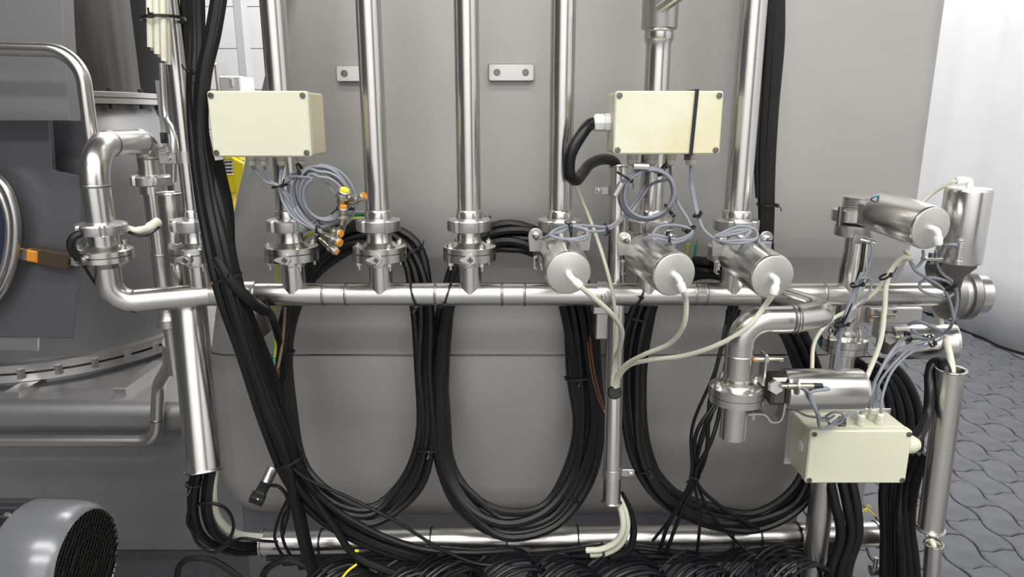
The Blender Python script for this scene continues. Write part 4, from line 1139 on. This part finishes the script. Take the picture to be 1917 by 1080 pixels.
for (y0, y1) in ((488, 487), (505, 506)):
    cable([(1298, y0, 1.62), (1325, y0 + 2, 1.60), (1352, y1 + 4, 1.62), (1375, y1 + 14, 1.66)], .0115, BLACK, 'thick black cable end between the two right front cylinders' + (', upper one' if y0 == 488 else ', lower one'), 'cut cable ends', n=10)
# plug at the left
pl_ = thing('cable_plug', 'black plug on a grey gland hanging left of the big cable bundle', 'plug', at(485, 940, 1.56))
d_ = (at(483, 930, 1.54) - at(505, 890, 1.60)).normalized()
build('gland', G().tube([at(510, 878, 1.60), at(497, 906, 1.57)], .014, 14), SATIN, pl_)
s_ = d_.cross(Vector((0, 1, 0))).normalized()
build('plug_body', G().box(at(491, 917, 1.555), (.036, .026, .026), .004, ex=d_, ey=s_), TIE, pl_)
build('plug_face', G().box(at(482, 933, 1.54), (.020, .034, .030), .003, ex=d_, ey=s_), TIE, pl_)
build('plug_screw', G().lathe([(.002, 0), (.002, .002)], at(483, 934, 1.522), (0, -1, .2), 8), WHITEP, pl_)
cable([(503, 908, 1.555), (520, 910, 1.55), (535, 925, 1.55), (540, 960, 1.57), (530, 1000, 1.60)], .0045, BLACK2, 'thin black cable arching from the black plug')
# cables leaving the thick left conduit
LC = 'black cables leaving the thick left conduit'
bundle([(372, 868, 1.47, 18), (362, 920, 1.50, 18), (364, 970, 1.54, 16), (385, 1010, 1.60, 14), (440, 1032, 1.68, 14), (497, 1030, 1.74, 12)], 3, .0105, 'black cable curving from the thick left conduit into the low pipe, %s from left', LC, 31, .5, order=1)
bundle([(395, 868, 1.46, 14), (387, 920, 1.50, 14), (388, 960, 1.54, 12), (405, 1000, 1.60, 12), (450, 1022, 1.68, 10), (497, 1020, 1.74, 10)], 2, .0105, 'black cable right of the others below the thick conduit, %s from left of two', LC, 32, .5, order=1)
cable([(402, 870, 1.47), (398, 920, 1.51), (408, 970, 1.58), (445, 1000, 1.66), (497, 1006, 1.72)], .0105, HOSE, 'cream hose curving from the thick conduit into the low pipe', name='air_hose', cat='hose', n=12)
cable([(365, 1000, 1.53), (352, 980, 1.52), (356, 955, 1.51), (385, 941, 1.50), (420, 950, 1.51), (437, 980, 1.53), (428, 1010, 1.55), (400, 1030, 1.55), (372, 1018, 1.54), (358, 990, 1.53)], .0042, BLACK2, 'thin black cable ring in front of the conduit cables')
cable([(372, 1020, 1.54), (400, 1034, 1.56), (425, 1022, 1.58), (450, 1008, 1.62), (490, 1012, 1.64), (520, 1014, 1.66)], .0042, BLACK2, 'thin black cable running from the ring onto the low pipe')
for k, (a_, b_) in enumerate((((332, 1090), (345, 1050)), ((420, 1050), (500, 1090)))):
    pass
cable([(332, 1110, 1.62), (336, 1060, 1.60), (355, 1046, 1.60), (395, 1048, 1.60), (440, 1075, 1.60), (480, 1110, 1.60)], .008, BLACK, 'black cable arching over the floor at the lower left')
cable([(485, 1110, 1.58), (500, 1065, 1.58), (540, 1048, 1.58), (580, 1062, 1.58), (640, 1100, 1.58)], .009, BLACK, 'black cable arching below the low pipe at the left')
# low pipe companions
for k, (y0, dy) in enumerate(((1032, 0), (1042, 4), (1050, 8))):
    cable([(500 + 30 * k, y0 + 12, 1.66), (640, y0 + 10 - 6 * k, 1.66), (800, y0 - 4 + 5 * k, 1.65), (980, y0 + 8 - 7 * k, 1.66), (1150, y0 - 10 + 7 * k, 1.66), (1330, y0 + 6 - 5 * k, 1.65), (1500, y0 - 12 + 4 * k, 1.66), (1600, y0 - 14, 1.66)], .0085,
          BLACK, 'black cable running along under the low pipe, %s of three' % ('topmost', 'middle', 'lowest')[k], 'black cables under the low pipe')
# coiled cables on the floor of the frame
def coil(label, cx, cy_, Y, rx, rz, turns, thick, tilt, seed, r=.0034, material=None):
    rr = random.Random(seed); c = at(cx, cy_ + 9, Y); pts = []
    N = 26
    for t in range(turns):
        q = t / max(1, turns - 1) - .5
        ox = q * thick; rs_ = 1 + rr.uniform(-.035, .035) - .012 * t
        for k in range(N):
            a = 2 * math.pi * k / N
            u = rx * rs_ * math.cos(a); w = rz * rs_ * math.sin(a)
            f = k / N
            pts.append(c + Vector((u * math.cos(tilt) + (ox + f * thick / turns) * math.sin(tilt), -u * math.sin(tilt) + (ox + f * thick / turns) * math.cos(tilt), w + rr.uniform(-.0015, .0015))))
    o = build('cable_coil', G().tube(spline(pts, 2), r, 6), material or BLACK2)
    tag(o, label, 'cable coil', 'coiled black cables below the low pipe')
coils = [(640, 1122, 'leftmost cable coil below the low pipe, beside the yellow wire'), (770, 1118, 'cable coil below the low pipe, second from the left'),
         (835, 1112, 'cable coil below the low pipe, third from the left'), (955, 1102, 'cable coil below the middle loop'),
         (1055, 1115, 'cable coil under the cut white hose end'), (1170, 1108, 'wide cable coil right of the cut white hose end'),
         (1300, 1112, 'cable coil below the thin cable fan'), (1395, 1104, 'cable coil below the right loop'), (1475, 1098, 'rightmost cable coil beside the frame leg')]
for k, (cx, cy, lb) in enumerate(coils):
    coil(lb, cx, cy, 1.56 + (k % 2) * .02, .105 if k not in (5, 7) else .12, .105, 7, .11, math.radians(-42 + (k * 13) % 22), 40 + k, .0046 if k != 5 else .0055)
cable([(640, 1082, 1.52), (652, 1068, 1.53), (668, 1056, 1.54)], .003, YELLOW, 'bright yellow wire among the leftmost floor coils', name='wire', cat='wire')
tag(build('wire_tag', G().box(at(668, 1031, 1.52), (.010, .006, .004), .001), YELLOW), 'tiny yellow tag on the cables crossing the low pipe', 'tag')
# right vertical bundle beside the last riser
RB = 'black cables of the right upright bundle'
bundle([(1478, -330, 1.66, 22), (1452, -40, 1.66, 22), (1448, 80, 1.66, 22), (1440, 200, 1.66, 20), (1434, 310, 1.66, 18), (1434, 400, 1.66, 16), (1436, 480, 1.67, 15), (1462, 570, 1.69, 22), (1500, 660, 1.71, 26), (1530, 760, 1.72, 24)],
       6, .0112, 'black cable of the upright bundle beside the last riser, %s from left', RB, 51, .7, order=3)
cable([(1452, -330, 1.64), (1425, -30, 1.64), (1423, 150, 1.64), (1415, 300, 1.64), (1418, 370, 1.65)], .005, BLACK2, 'thin black cable at the left edge of the right upright bundle', RB)
# thin cable fan under the cylinders
TF = 'thin black cables of the tied fan'
fan_top = [(1368, 560), (1374, 575), (1362, 580), (1380, 570), (1385, 580), (1376, 560)]
fan_mid = [(1340, 690), (1345, 740), (1352, 735), (1345, 780), (1338, 760), (1330, 740)]
fan_low = [(1296, 800), (1304, 810), (1318, 800), (1330, 830), (1310, 840), (1322, 850)]
fan_end = [((1262, 960), (1222, 1012)), ((1250, 985), (1235, 1030)), ((1310, 960), (1300, 1080)), ((1345, 945), (1420, 990)), ((1330, 960), (1400, 1035)), ((1275, 960), (1245, 1040))]
fl_ = ['first thin black cable of the tied fan, ending lowest left', 'thin black cable of the tied fan ending left of the cream hoses', 'thin black cable of the tied fan falling almost straight down', 'thin black cable of the tied fan sweeping far right', 'thin black cable of the tied fan bending right over the low pipe', 'thin black cable of the tied fan sweeping left']
for k in range(6):
    e1, e2 = fan_end[k]
    cable([(*fan_top[k], 1.66), (*fan_mid[k], 1.60), (*fan_low[k], 1.58), (1300 + (k - 2.5) * 2.5, 892, 1.58 + (k % 3) * .008), (*e1, 1.60), (*e2, 1.62)], .0042 + .001 * (k % 2), BLACK2, fl_[k], TF)
# right lower hoses: arching thick cables
RH = 'thick black hoses arching at the lower right'
arch_lab = ['outermost thick black hose arching over behind the lower right box', 'second thick black hose arching behind the lower right box', 'third thick black hose arching behind the lower right box', 'innermost thick black hose arching behind the lower right box']
for k in range(4):
    d = k * 17
    cable([(1560 + d * .3, 700 + d * .6, 1.76), (1610, 676 + d * .5, 1.72), (1668 - d * .35, 684 + d * .6, 1.68), (1712 - d * .9, 745 + d * .3, 1.66), (1720 - d, 830, 1.65), (1700 - d * .9, 920, 1.64), (1692 - d * .7, 1000, 1.63), (1700 - d * .9, 1110, 1.62)], .0125, BLACK, arch_lab[k], RH, n=10)
for k in range(3):
    cable([(1735 - k * 12, 850, 1.56 + k * .02), (1715 - k * 12, 900, 1.57 + k * .02), (1705 - k * 11, 980, 1.58), (1712 - k * 12, 1040, 1.57), (1718 - k * 14, 1110, 1.57)], .0115, BLACK, ('rightmost', 'middle', 'leftmost')[k] + ' black hose running down beside the tall right conduit', RH, n=10)
cable([rg + Vector((.028, 0, 0)), rg + Vector((.042, .012, .014)), at(1737, 775, 1.49), at(1741, 730, 1.51), at(1741, 700, 1.53), at(1748, 680, 1.54), at(1762, 678, 1.53), at(1770, 692, 1.51), at(1772, 720, 1.50)], .012, BLACK2, 'black hose from the lower right box gland up into the tall right conduit', name='black_hose', cat='hose', raw=True, n=12)
for k, x in enumerate((1562, 1585, 1602)):
    cable([(x - 10, 895, 1.60), (x, 940, 1.58), (x + 12 - k * 4, 1000, 1.57), (x - 6 - k * 4, 1060, 1.57), (x - 20, 1115, 1.57)], .0125, BLACK, ('left', 'middle', 'right')[k] + ' black cable hanging below the lower right box', 'black cables below the lower right box', n=10)
for k, p in enumerate((((1612, 960), (1622, 952), (1640, 966)), ((1620, 958), (1625, 945), (1630, 950)))):
    cable([(x, y, 1.60) for x, y in p], .0016, YELLOW, ('longer' if k == 0 else 'shorter') + ' yellow wire end above the right end of the low pipe', name='wire', cat='wire')

# ------------------------------------------------------------------ pale air hoses
AH = 'pale air hoses'
def hose(pts, label, r=.0052):
    return cable(pts, r, HOSE, label, AH, name='air_hose', cat='hose', raw=True, n=12)
hs5 = hose_start[5]; hs6 = hose_start[6]; hs7 = hose_start[7]; hs8 = hose_start[8]; hs9 = hose_start[9]
E = at(1149, 722, 1.545)
hose([hs5 - Vector((.006, 0, -.006)), hs5, at(1110, 556, 1.28), at(1145, 588, 1.33), at(1164, 618, 1.39), at(1160, 650, 1.46), at(1152, 672, 1.52), at(1149, 700, 1.545), E], 'pale air hose from the leftmost front cylinder into the central conduit')
hose([hs6 - Vector((.003, 0, -.008)), hs6, at(1284, 560, 1.28), at(1281, 605, 1.31), at(1255, 642, 1.37), at(1205, 664, 1.43), at(1170, 684, 1.49), at(1153, 710, 1.535), E + Vector((.004, 0, -.004))], 'pale air hose from the middle front cylinder into the central conduit')
hose([hs7 + Vector((.003, 0, .008)), hs7, at(1432, 572, 1.28), at(1400, 612, 1.29), at(1345, 645, 1.33), at(1280, 666, 1.39), at(1215, 674, 1.45), at(1178, 684, 1.49), at(1158, 708, 1.53), E + Vector((.008, 0, -.002))], 'long pale air hose from the rightmost front cylinder into the central conduit')
hose(P3([(1075, 340, 1.62), (1090, 375, 1.60), (1112, 430, 1.57), (1132, 490, 1.50), (1146, 545, 1.49), (1153, 600, 1.50), (1151, 650, 1.53), (1148, 690, 1.545), (1146, 722, 1.55)]), 'thin pale air hose dropping from behind the thick black hose', .0042)
hose(P3([(1152, 925, 1.55), (1164, 960, 1.54), (1166, 990, 1.54), (1152, 1015, 1.55), (1125, 1028, 1.56), (1098, 1030, 1.57)]), 'cut cream hose curling out of the central conduit, front one', .0078)
hose(P3([(1156, 925, 1.56), (1171, 960, 1.555), (1174, 990, 1.555), (1160, 1020, 1.565), (1132, 1036, 1.575), (1105, 1038, 1.58)]), 'cut cream hose curling out of the central conduit, rear one', .0078)
cable([(1162, 925, 1.565), (1180, 960, 1.575), (1186, 1000, 1.575), (1175, 1030, 1.575), (1145, 1045, 1.58)], .0095, BLACK, 'black cable curling beside the cut cream hoses')
# top left cut hoses
TL = 'cut cream hoses at the upper left'
for k in range(6):
    x = 281 + k * 6.2; yb = 88 + k * 6.5
    cable([(x - 24, -330, 1.475 + (k % 2) * .012), (x - 3, -40, 1.47 + (k % 2) * .012), (x, 40, 1.465 + (k % 2) * .012), (x + 1 + k * .3, yb, 1.47 + (k % 2) * .012)], .0066, HOSE, ('outermost left', 'second', 'third', 'fourth', 'fifth', 'innermost right')[k] + ' of the cut cream hoses strapped at the upper left', TL, name='air_hose', cat='hose', n=10)
tie(at(305, 36, 1.50), (0.06, 0, -1), .040, .05, 'black cable tie around the cut cream hoses and slim riser', w=.006)
# right hoses
hose([hs9 + Vector((.01, 0, 0)), hs9, at(1770, 347, 1.44), at(1745, 362, 1.46), at(1728, 378, 1.47)], 'pale air hose from the upright cylinder passing behind the lying one', .0042)
hose(P3([(1695, 470, 1.44), (1705, 485, 1.42), (1690, 482, 1.41), (1672, 500, 1.42), (1660, 530, 1.42), (1656, 580, 1.42), (1648, 640, 1.42), (1625, 700, 1.42), (1610, 735, 1.40)]), 'pale air hose arching down in front of the right cross pipe', .0052)
hose(P3([(1700, 472, 1.46), (1690, 488, 1.44), (1668, 505, 1.44), (1640, 545, 1.45), (1600, 575, 1.47), (1555, 600, 1.48), (1525, 640, 1.46), (1520, 690, 1.42)]), 'pale air hose sweeping left behind the right cross pipe', .0045)
hose(P3([(1738, 545, 1.62), (1755, 590, 1.63), (1772, 640, 1.55), (1782, 690, 1.51), (1783, 730, 1.50)]), 'pale hose dropping behind the lying cylinder into the right conduit', .008)
hose(P3([(1728, 985, 1.50), (1738, 1005, 1.49), (1748, 1020, 1.47), (1750, 1060, 1.46)]), 'pale hose between the tall conduit and the stub below it', .006)
# ------------------------------------------------------------------ thin grey sensor leads
def grey(pts, label, group, r=.0031, raw=False, sub=6):
    return cable(pts, r, GREYC, label, group, sub=sub, n=8, raw=raw, name='sensor_lead')
GA = 'grey sensor leads of the left box'
kt = at(524, 348, 1.43)
for k, (i, lb) in enumerate(((0, 'grey lead from the first gland of the left box'), (1, 'grey lead from the second gland of the left box'), (2, 'grey lead from the third gland of the left box'), (3, 'grey lead from the fourth gland of the left box'))):
    for j in range(2 if i in (0, 2) else 1):
        p = g1[i] + Vector((.003 * j, 0, 0))
        mid = (p + kt) / 2 + Vector((0, -.005, -.012 if i < 2 else .0))
        e = Vector((.003 * (k - 1.5), -.003 * j, 0))
        pts = [p + Vector((0, 0, .006)), p, mid, kt + e]
        pts += [at(535 + k * 4, 378, 1.43) + e, at(552 + k * 4, 405, 1.42) + e, at(585 + k * 3, 425 + k * 2, 1.42) + e, at(612, 434 + k * 3, 1.42)]
        grey(pts, lb + (' (rear strand)' if j else ''), GA, raw=True)
# coil ring
def ring_coil(label, cx, cy, Y, rx, ry, turns, seed, r=.0031, group=None, start=None, end=None, spread=.010):
    rr = random.Random(seed); pts = []
    s = mpp(cy, Y); c = at(cx, cy, Y); N = 18
    if start: pts += start
    ph = rr.uniform(0, 6)
    for t in range(turns):
        dr = rr.uniform(-spread, spread); dy = (t / max(1, turns - 1) - .5) * .022; ox = rr.uniform(-.3, .3) * spread; oz = rr.uniform(-.5, .5) * spread
        for k in range(N):
            a = 2.0 + 2 * math.pi * k / N
            pts.append(c + Vector(((rx * s + dr) * math.cos(a) + ox, dy - .012 * math.sin(a), (ry * s + dr) * math.sin(a) + oz)))
    if end: pts += end
    o = build('sensor_lead_coil', G().tube(spline(pts, 3), r, 8), GREYC)
    return tag(o, label, 'cable coil', group)
ring_coil('grey sensor lead coil hanging below the left junction box', 598, 367, 1.43, 50, 53, 6, 61, group='grey lead coils', start=[kt], end=[at(560, 335, 1.43)])
ring_coil('second grey lead coil lying over the first below the left box', 606, 368, 1.41, 47, 50, 4, 62, group='grey lead coils', start=[at(545, 330, 1.41)], end=[at(650, 395, 1.41)], spread=.014)
grey([(565, 420, 1.43), (600, 412, 1.43), (635, 398, 1.43), (648, 385, 1.42)], 'grey lead from the left coil to the upper sensors', GA)
grey([(600, 425, 1.42), (618, 420, 1.42), (640, 405, 1.42), (645, 392, 1.42)], 'grey lead curving under the left coil', GA)
grey([(583, 320, 1.41), (615, 316, 1.41), (638, 335, 1.41), (648, 362, 1.415), (650, 376, 1.42)], 'grey lead running along the right side of the left coil', GA)
tie(kt, (.2, 0, -1), .016, .012, 'black cable tie gathering the grey leads under the left box')
tie(at(564, 320, 1.42), (1, 0, .5), .016, .014, 'black cable tie at the top of the left grey coil')
tie(at(596, 424, 1.42), (1, 0, -.2), .015, .013, 'black cable tie at the bottom of the left grey coil')
tie(at(647, 390, 1.42), (.1, 0, 1), .017, .012, 'black cable tie around the loose sensors')
# right box leads
GB = 'grey sensor leads of the right box'
ring_coil('grey sensor lead coil hanging below the right junction box', 1212, 362, 1.43, 49, 48, 5, 65, group='grey lead coils', start=[g2[0]], end=[at(1250, 330, 1.43)], spread=.007)
sensor_c = thing('lead_connector', 'steel connector on the top of the right grey coil', 'connector', at(1200, 312, 1.41))
build('connector_body', G().tube([at(1186, 311, 1.405), at(1214, 312, 1.405)], .007, 12), SATIN, sensor_c)
sensor_d = thing('lead_connector', 'steel connector on the left side of the right grey coil', 'connector', at(1158, 355, 1.41))
build('connector_body', G().tube([at(1164, 342, 1.405), at(1151, 366, 1.405)], .007, 12), SATIN, sensor_d)
for j in range(2):
    o_ = j * 5
    grey([(1215, 318, 1.44), (1205, 350, 1.45), (1180, 390, 1.45), (1165, 405 + o_, 1.44), (1140, 424 + o_, 1.41), (1108, 423 + o_ * 2, 1.39), (1070, 422 + o_, 1.38), (1040, 430 + o_, 1.37), (1030, 440, 1.36), (1060, 448, 1.35), (1095, 447 - o_, 1.35), (1100, 434, 1.36), (1075, 424, 1.37), (1045, 436, 1.36), (1012, 447, 1.39)],
         'grey lead looped on the leftmost front cylinder, %s strand' % ('upper', 'lower')[j], GB)
    grey([g2[2], at(1257, 340, 1.45), at(1268, 378, 1.44), at(1290, 415, 1.42), at(1296, 432 + o_, 1.41), at(1280, 446 + o_, 1.38), at(1240, 455, 1.36), at(1222, 445, 1.37), at(1232, 426, 1.39), at(1270, 422, 1.40), at(1296, 432, 1.39), at(1270, 448 + o_, 1.37), at(1225, 440 + o_, 1.37), at(1196, 451, 1.39)],
         'grey lead looped on the middle front cylinder, %s strand' % ('upper', 'lower')[j], GB, raw=True)
    grey([g2[3], at(1294 + o_ * .6, 350, 1.44), at(1303 + o_ * .6, 395, 1.43), at(1318, 430, 1.41), at(1345, 450, 1.38), at(1385, 455 - o_, 1.36), at(1416, 446, 1.36), at(1414, 430, 1.38), at(1385, 424 + o_, 1.39), at(1352, 436, 1.39), at(1342, 443, 1.38), at(1380, 432 + o_, 1.37), at(1405, 432, 1.37), at(1390, 452, 1.36), at(1443, 455, 1.38)],
         'grey lead looped on the rightmost front cylinder, %s strand' % ('upper', 'lower')[j], GB, raw=True)
grey([(1255, 335, 1.45), (1220, 345, 1.46), (1195, 380, 1.45), (1180, 400, 1.44)], 'grey lead crossing inside the right grey coil', GB)
tie(at(1168, 330, 1.42), (.6, 0, 1), .016, .014, 'black cable tie at the upper left of the right grey coil')
tie(at(1240, 318, 1.43), (1, 0, -.6), .014, .014, 'black cable tie at the top right of the right grey coil')
tie(at(1252, 393, 1.43), (.8, 0, .6), .014, .014, 'black cable tie at the lower right of the right grey coil')
tie(at(1136, 427, 1.41), (1, 0, .4), .010, .008, 'black cable tie on leads left of the central conduit')
tie(at(1068, 430, 1.37), (1, 0, .1), .013, .010, 'black cable tie on the leads of the leftmost front cylinder')
tie(at(1293, 428, 1.40), (.5, 0, -1), .010, .010, 'black cable tie on leads beside the middle front cylinder')
tie(at(1251, 445, 1.365), (1, 0, .1), .012, .010, 'black cable tie on the lead loop of the middle front cylinder')
tie(at(1306, 402, 1.43), (.4, 0, -1), .009, .009, 'black cable tie on leads below the last gland of the right box')
# right cluster leads
GC = 'grey sensor leads at the right cross pipe'
grey([(1630, 452, 1.44), (1634, 470, 1.43), (1622, 510, 1.43), (1608, 535, 1.43), (1598, 560, 1.43), (1585, 600, 1.43), (1570, 640, 1.44), (1562, 690, 1.45)], 'dark grey lead running down along the right cross pipe', GC, .0028)
grey([(1614, 510, 1.43), (1605, 530, 1.43), (1594, 560, 1.43), (1582, 590, 1.43), (1572, 630, 1.44), (1566, 690, 1.46)], 'pale grey lead beside the right cross pipe', GC, .004)
cable([(1618, 455, 1.45), (1612, 500, 1.44), (1600, 540, 1.44), (1592, 570, 1.43), (1576, 606, 1.43)], .004, BLACK2, 'black lead running down the right cross pipe')
grey([(1600, 530, 1.43), (1615, 520, 1.42), (1632, 525, 1.42), (1628, 545, 1.42), (1618, 565, 1.42), (1605, 575, 1.43)], 'small grey lead loop tied on the right cross pipe', GC, .0025)
grey([(1728, 468, 1.40), (1728, 485, 1.40), (1715, 500, 1.40), (1705, 490, 1.40), (1712, 505, 1.40), (1735, 520, 1.41), (1765, 540, 1.41), (1780, 570, 1.42), (1784, 600, 1.43), (1770, 622, 1.47), (1740, 635, 1.50), (1705, 645, 1.50)], 'grey lead swinging from the lying cylinder down past the end valve', GC)
grey([(1752, 468, 1.40), (1752, 485, 1.40), (1762, 510, 1.41), (1785, 530, 1.41), (1792, 560, 1.42), (1785, 595, 1.43), (1772, 620, 1.47), (1740, 638, 1.49), (1690, 650, 1.49), (1650, 690, 1.46), (1630, 740, 1.44)], 'grey lead from the upright cylinder down over the lower lying cylinder', GC)
grey([(1790, 462, 1.37), (1788, 458, 1.36), (1770, 460, 1.37), (1758, 480, 1.40)], 'short grey lead at the foot of the upright cylinder', GC)
grey([(1720, 530, 1.42), (1740, 520, 1.41), (1775, 528, 1.41), (1788, 545, 1.42), (1775, 556, 1.42), (1745, 552, 1.42), (1722, 540, 1.42), (1722, 528, 1.42)], 'grey lead ring in front of the header end', GC)
grey([(1700, 607, 1.52), (1720, 602, 1.50), (1745, 612, 1.50), (1765, 622, 1.50), (1745, 632, 1.50), (1715, 628, 1.50), (1695, 638, 1.49), (1665, 668, 1.46), (1645, 700, 1.45), (1622, 755, 1.44), g3[0] + Vector((0, 0, .008)), g3[0] - Vector((0, 0, .004))][:0] or
     [at(1700, 607, 1.52), at(1720, 602, 1.50), at(1745, 612, 1.50), at(1765, 622, 1.50), at(1745, 634, 1.50), at(1700, 630, 1.50), at(1672, 655, 1.47), at(1645, 700, 1.45), at(1622, 750, 1.45), g3[1] + Vector((0, 0, .012)), g3[1] - Vector((0, 0, .004))], 'grey lead from the draped cylinder into the lower right box, left one', GC, .004, raw=True)
grey([at(1705, 615, 1.52), at(1730, 640, 1.50), at(1700, 655, 1.49), at(1665, 690, 1.47), at(1645, 720, 1.46), at(1640, 750, 1.465), g3[2] + Vector((0, 0, .01)), g3[2] - Vector((0, 0, .004))], 'grey lead from the draped cylinder into the lower right box, middle one', GC, raw=True)
grey([at(1770, 630, 1.50), at(1740, 645, 1.50), at(1705, 660, 1.49), at(1670, 695, 1.47), at(1655, 730, 1.45), at(1650, 755, 1.44), g3[3] + Vector((0, 0, .008)), g3[3] - Vector((0, 0, .004))], 'grey lead from the draped cylinder into the lower right box, right one', GC, raw=True)
grey([q11 + Vector((.012, 0, 0)), q11 + Vector((.03, -.004, -.004)), at(1518, 735, 1.265), at(1530, 775, 1.27), at(1536, 800, 1.33), at(1550, 800, 1.37), at(1570, 785, 1.40), at(1600, 770, 1.42)], 'dark grey lead hanging from the lower cylinder onto the box lid', GC, .0036, raw=True)
grey([(1478, 726, 1.272), (1505, 726, 1.268), (1520, 745, 1.268), (1530, 770, 1.28), (1545, 788, 1.36), (1562, 778, 1.38)], 'second dark grey lead in front of the lower cylinder', GC, .0026)
grey([(1545, 780, 1.39), (1560, 772, 1.39), (1578, 775, 1.39), (1575, 790, 1.39), (1555, 795, 1.39), (1548, 785, 1.39)], 'small lead loop on top of the lower right box', GC, .0028)
grey([(1490, 768, 1.36), (1510, 778, 1.38), (1535, 782, 1.39), (1555, 783, 1.40)], 'pale lead between lower cylinder and box', GC, .0026)
tie(at(1604, 532, 1.43), (.4, 0, -1), .012, .012, 'black cable tie on leads at the middle of the right cross pipe')
tie(at(1574, 607, 1.44), (.3, 0, -1), .014, .012, 'black cable tie on leads at the lower right cross pipe')
tie(at(1778, 535, 1.41), (.6, 0, -.6), .012, .010, 'black cable tie on leads in front of the end valve')
tie(at(1700, 630, 1.49), (1, 0, .5), .010, .012, 'black cable tie on leads draped over the lower lying cylinder, left')
tie(at(1743, 638, 1.49), (1, 0, .3), .014, .012, 'black cable tie on leads draped over the lower lying cylinder, right')
tie(at(1656, 518, 1.42), (.5, 0, -.8), .010, .009, 'black cable tie where the two right air hoses part')

# ------------------------------------------------------------------ cable ties on the black bundles and pipes
def htie(px_, label, slant=0.0):
    c = at(px_, 551, HY)
    return tie((c.x, HY, zH), (1, 0, slant), PR + .002, PR + .002, label, w=.005, tail=True)
htie(776, 'black cable tie slanting round the header beside the third valve', .25)
htie(838, 'black cable tie round the header left of the fourth valve', -.3)
htie(1197, 'black cable tie round the header below the middle front cylinder', -.35)
def btie(px_, py_, Y, wpx, axis, label, rb=.03):
    return tie(at(px_, py_, Y), axis, wpx * .82 * mpp(py_, Y), rb * .8, label, w=.005)
btie(373, 132, 1.46, 24, (.15, 0, -1), 'black cable tie high on the tall left bundle')
btie(425, 520, 1.43, 34, (.3, 0, -1), 'black cable tie on the tall left bundle in front of the header', .035)
btie(541, 862, 1.53, 34, (.4, 0, -1), 'black cable tie low on the tall left bundle', .04)
btie(805, 838, 1.67, 36, (0, 0, 1), 'black cable tie joining left and middle loops', .03)
btie(535, 658, 1.68, 20, (0, 0, 1), 'black cable tie on the left strand of the left loop', .02)
btie(1085, 705, 1.69, 34, (-.1, 0, 1), 'black cable tie on the right strand of the middle loop', .03)
btie(1070, 925, 1.65, 32, (.6, 0, 1), 'black cable tie at the lower right of the middle loop', .03)
btie(1205, 878, 1.65, 24, (-.3, 0, 1), 'black cable tie low on the right loop', .025)
btie(1192, 595, 1.69, 34, (.2, 0, 1), 'black cable tie on the right loop just under the header', .025)
btie(1301, 892, 1.585, 11, (.2, 0, 1), 'black cable tie gathering the thin cable fan', .014)
btie(1436, 383, 1.66, 22, (0, 0, 1), 'black cable tie on the right upright bundle', .03)
btie(915, 432, 1.70, 34, (1, 0, -.1), 'pale edged cable tie on the crest of the middle loop', .03)
btie(770, 470, 1.70, 30, (.5, 0, -1), 'black cable tie on the shoulder of the left loop', .03)
btie(365, 905, 1.49, 20, (0, 0, 1), 'black cable tie on the cables leaving the thick conduit', .022)
for (px_, lb) in ((602, 'left end'), (808, 'part under the left loop'), (950, 'part under the middle loop'), (1082, 'part left of the cut hoses'), (1367, 'part under the right loop'), (1420, 'part right of the right loop'), (1493, 'part beside the frame leg')):
    q = lpA + (lpB - lpA) * ((px_ - 492) / (1640 - 492.0))
    tie(q, (1, 0, 0), .036, .036, 'black cable tie round the low pipe, ' + lb, w=.0045)
tie(at(1128, 1028, 1.57), (1, 0, .1), .016, .018, 'black cable tie round the cut cream hoses at the low pipe', w=.004)
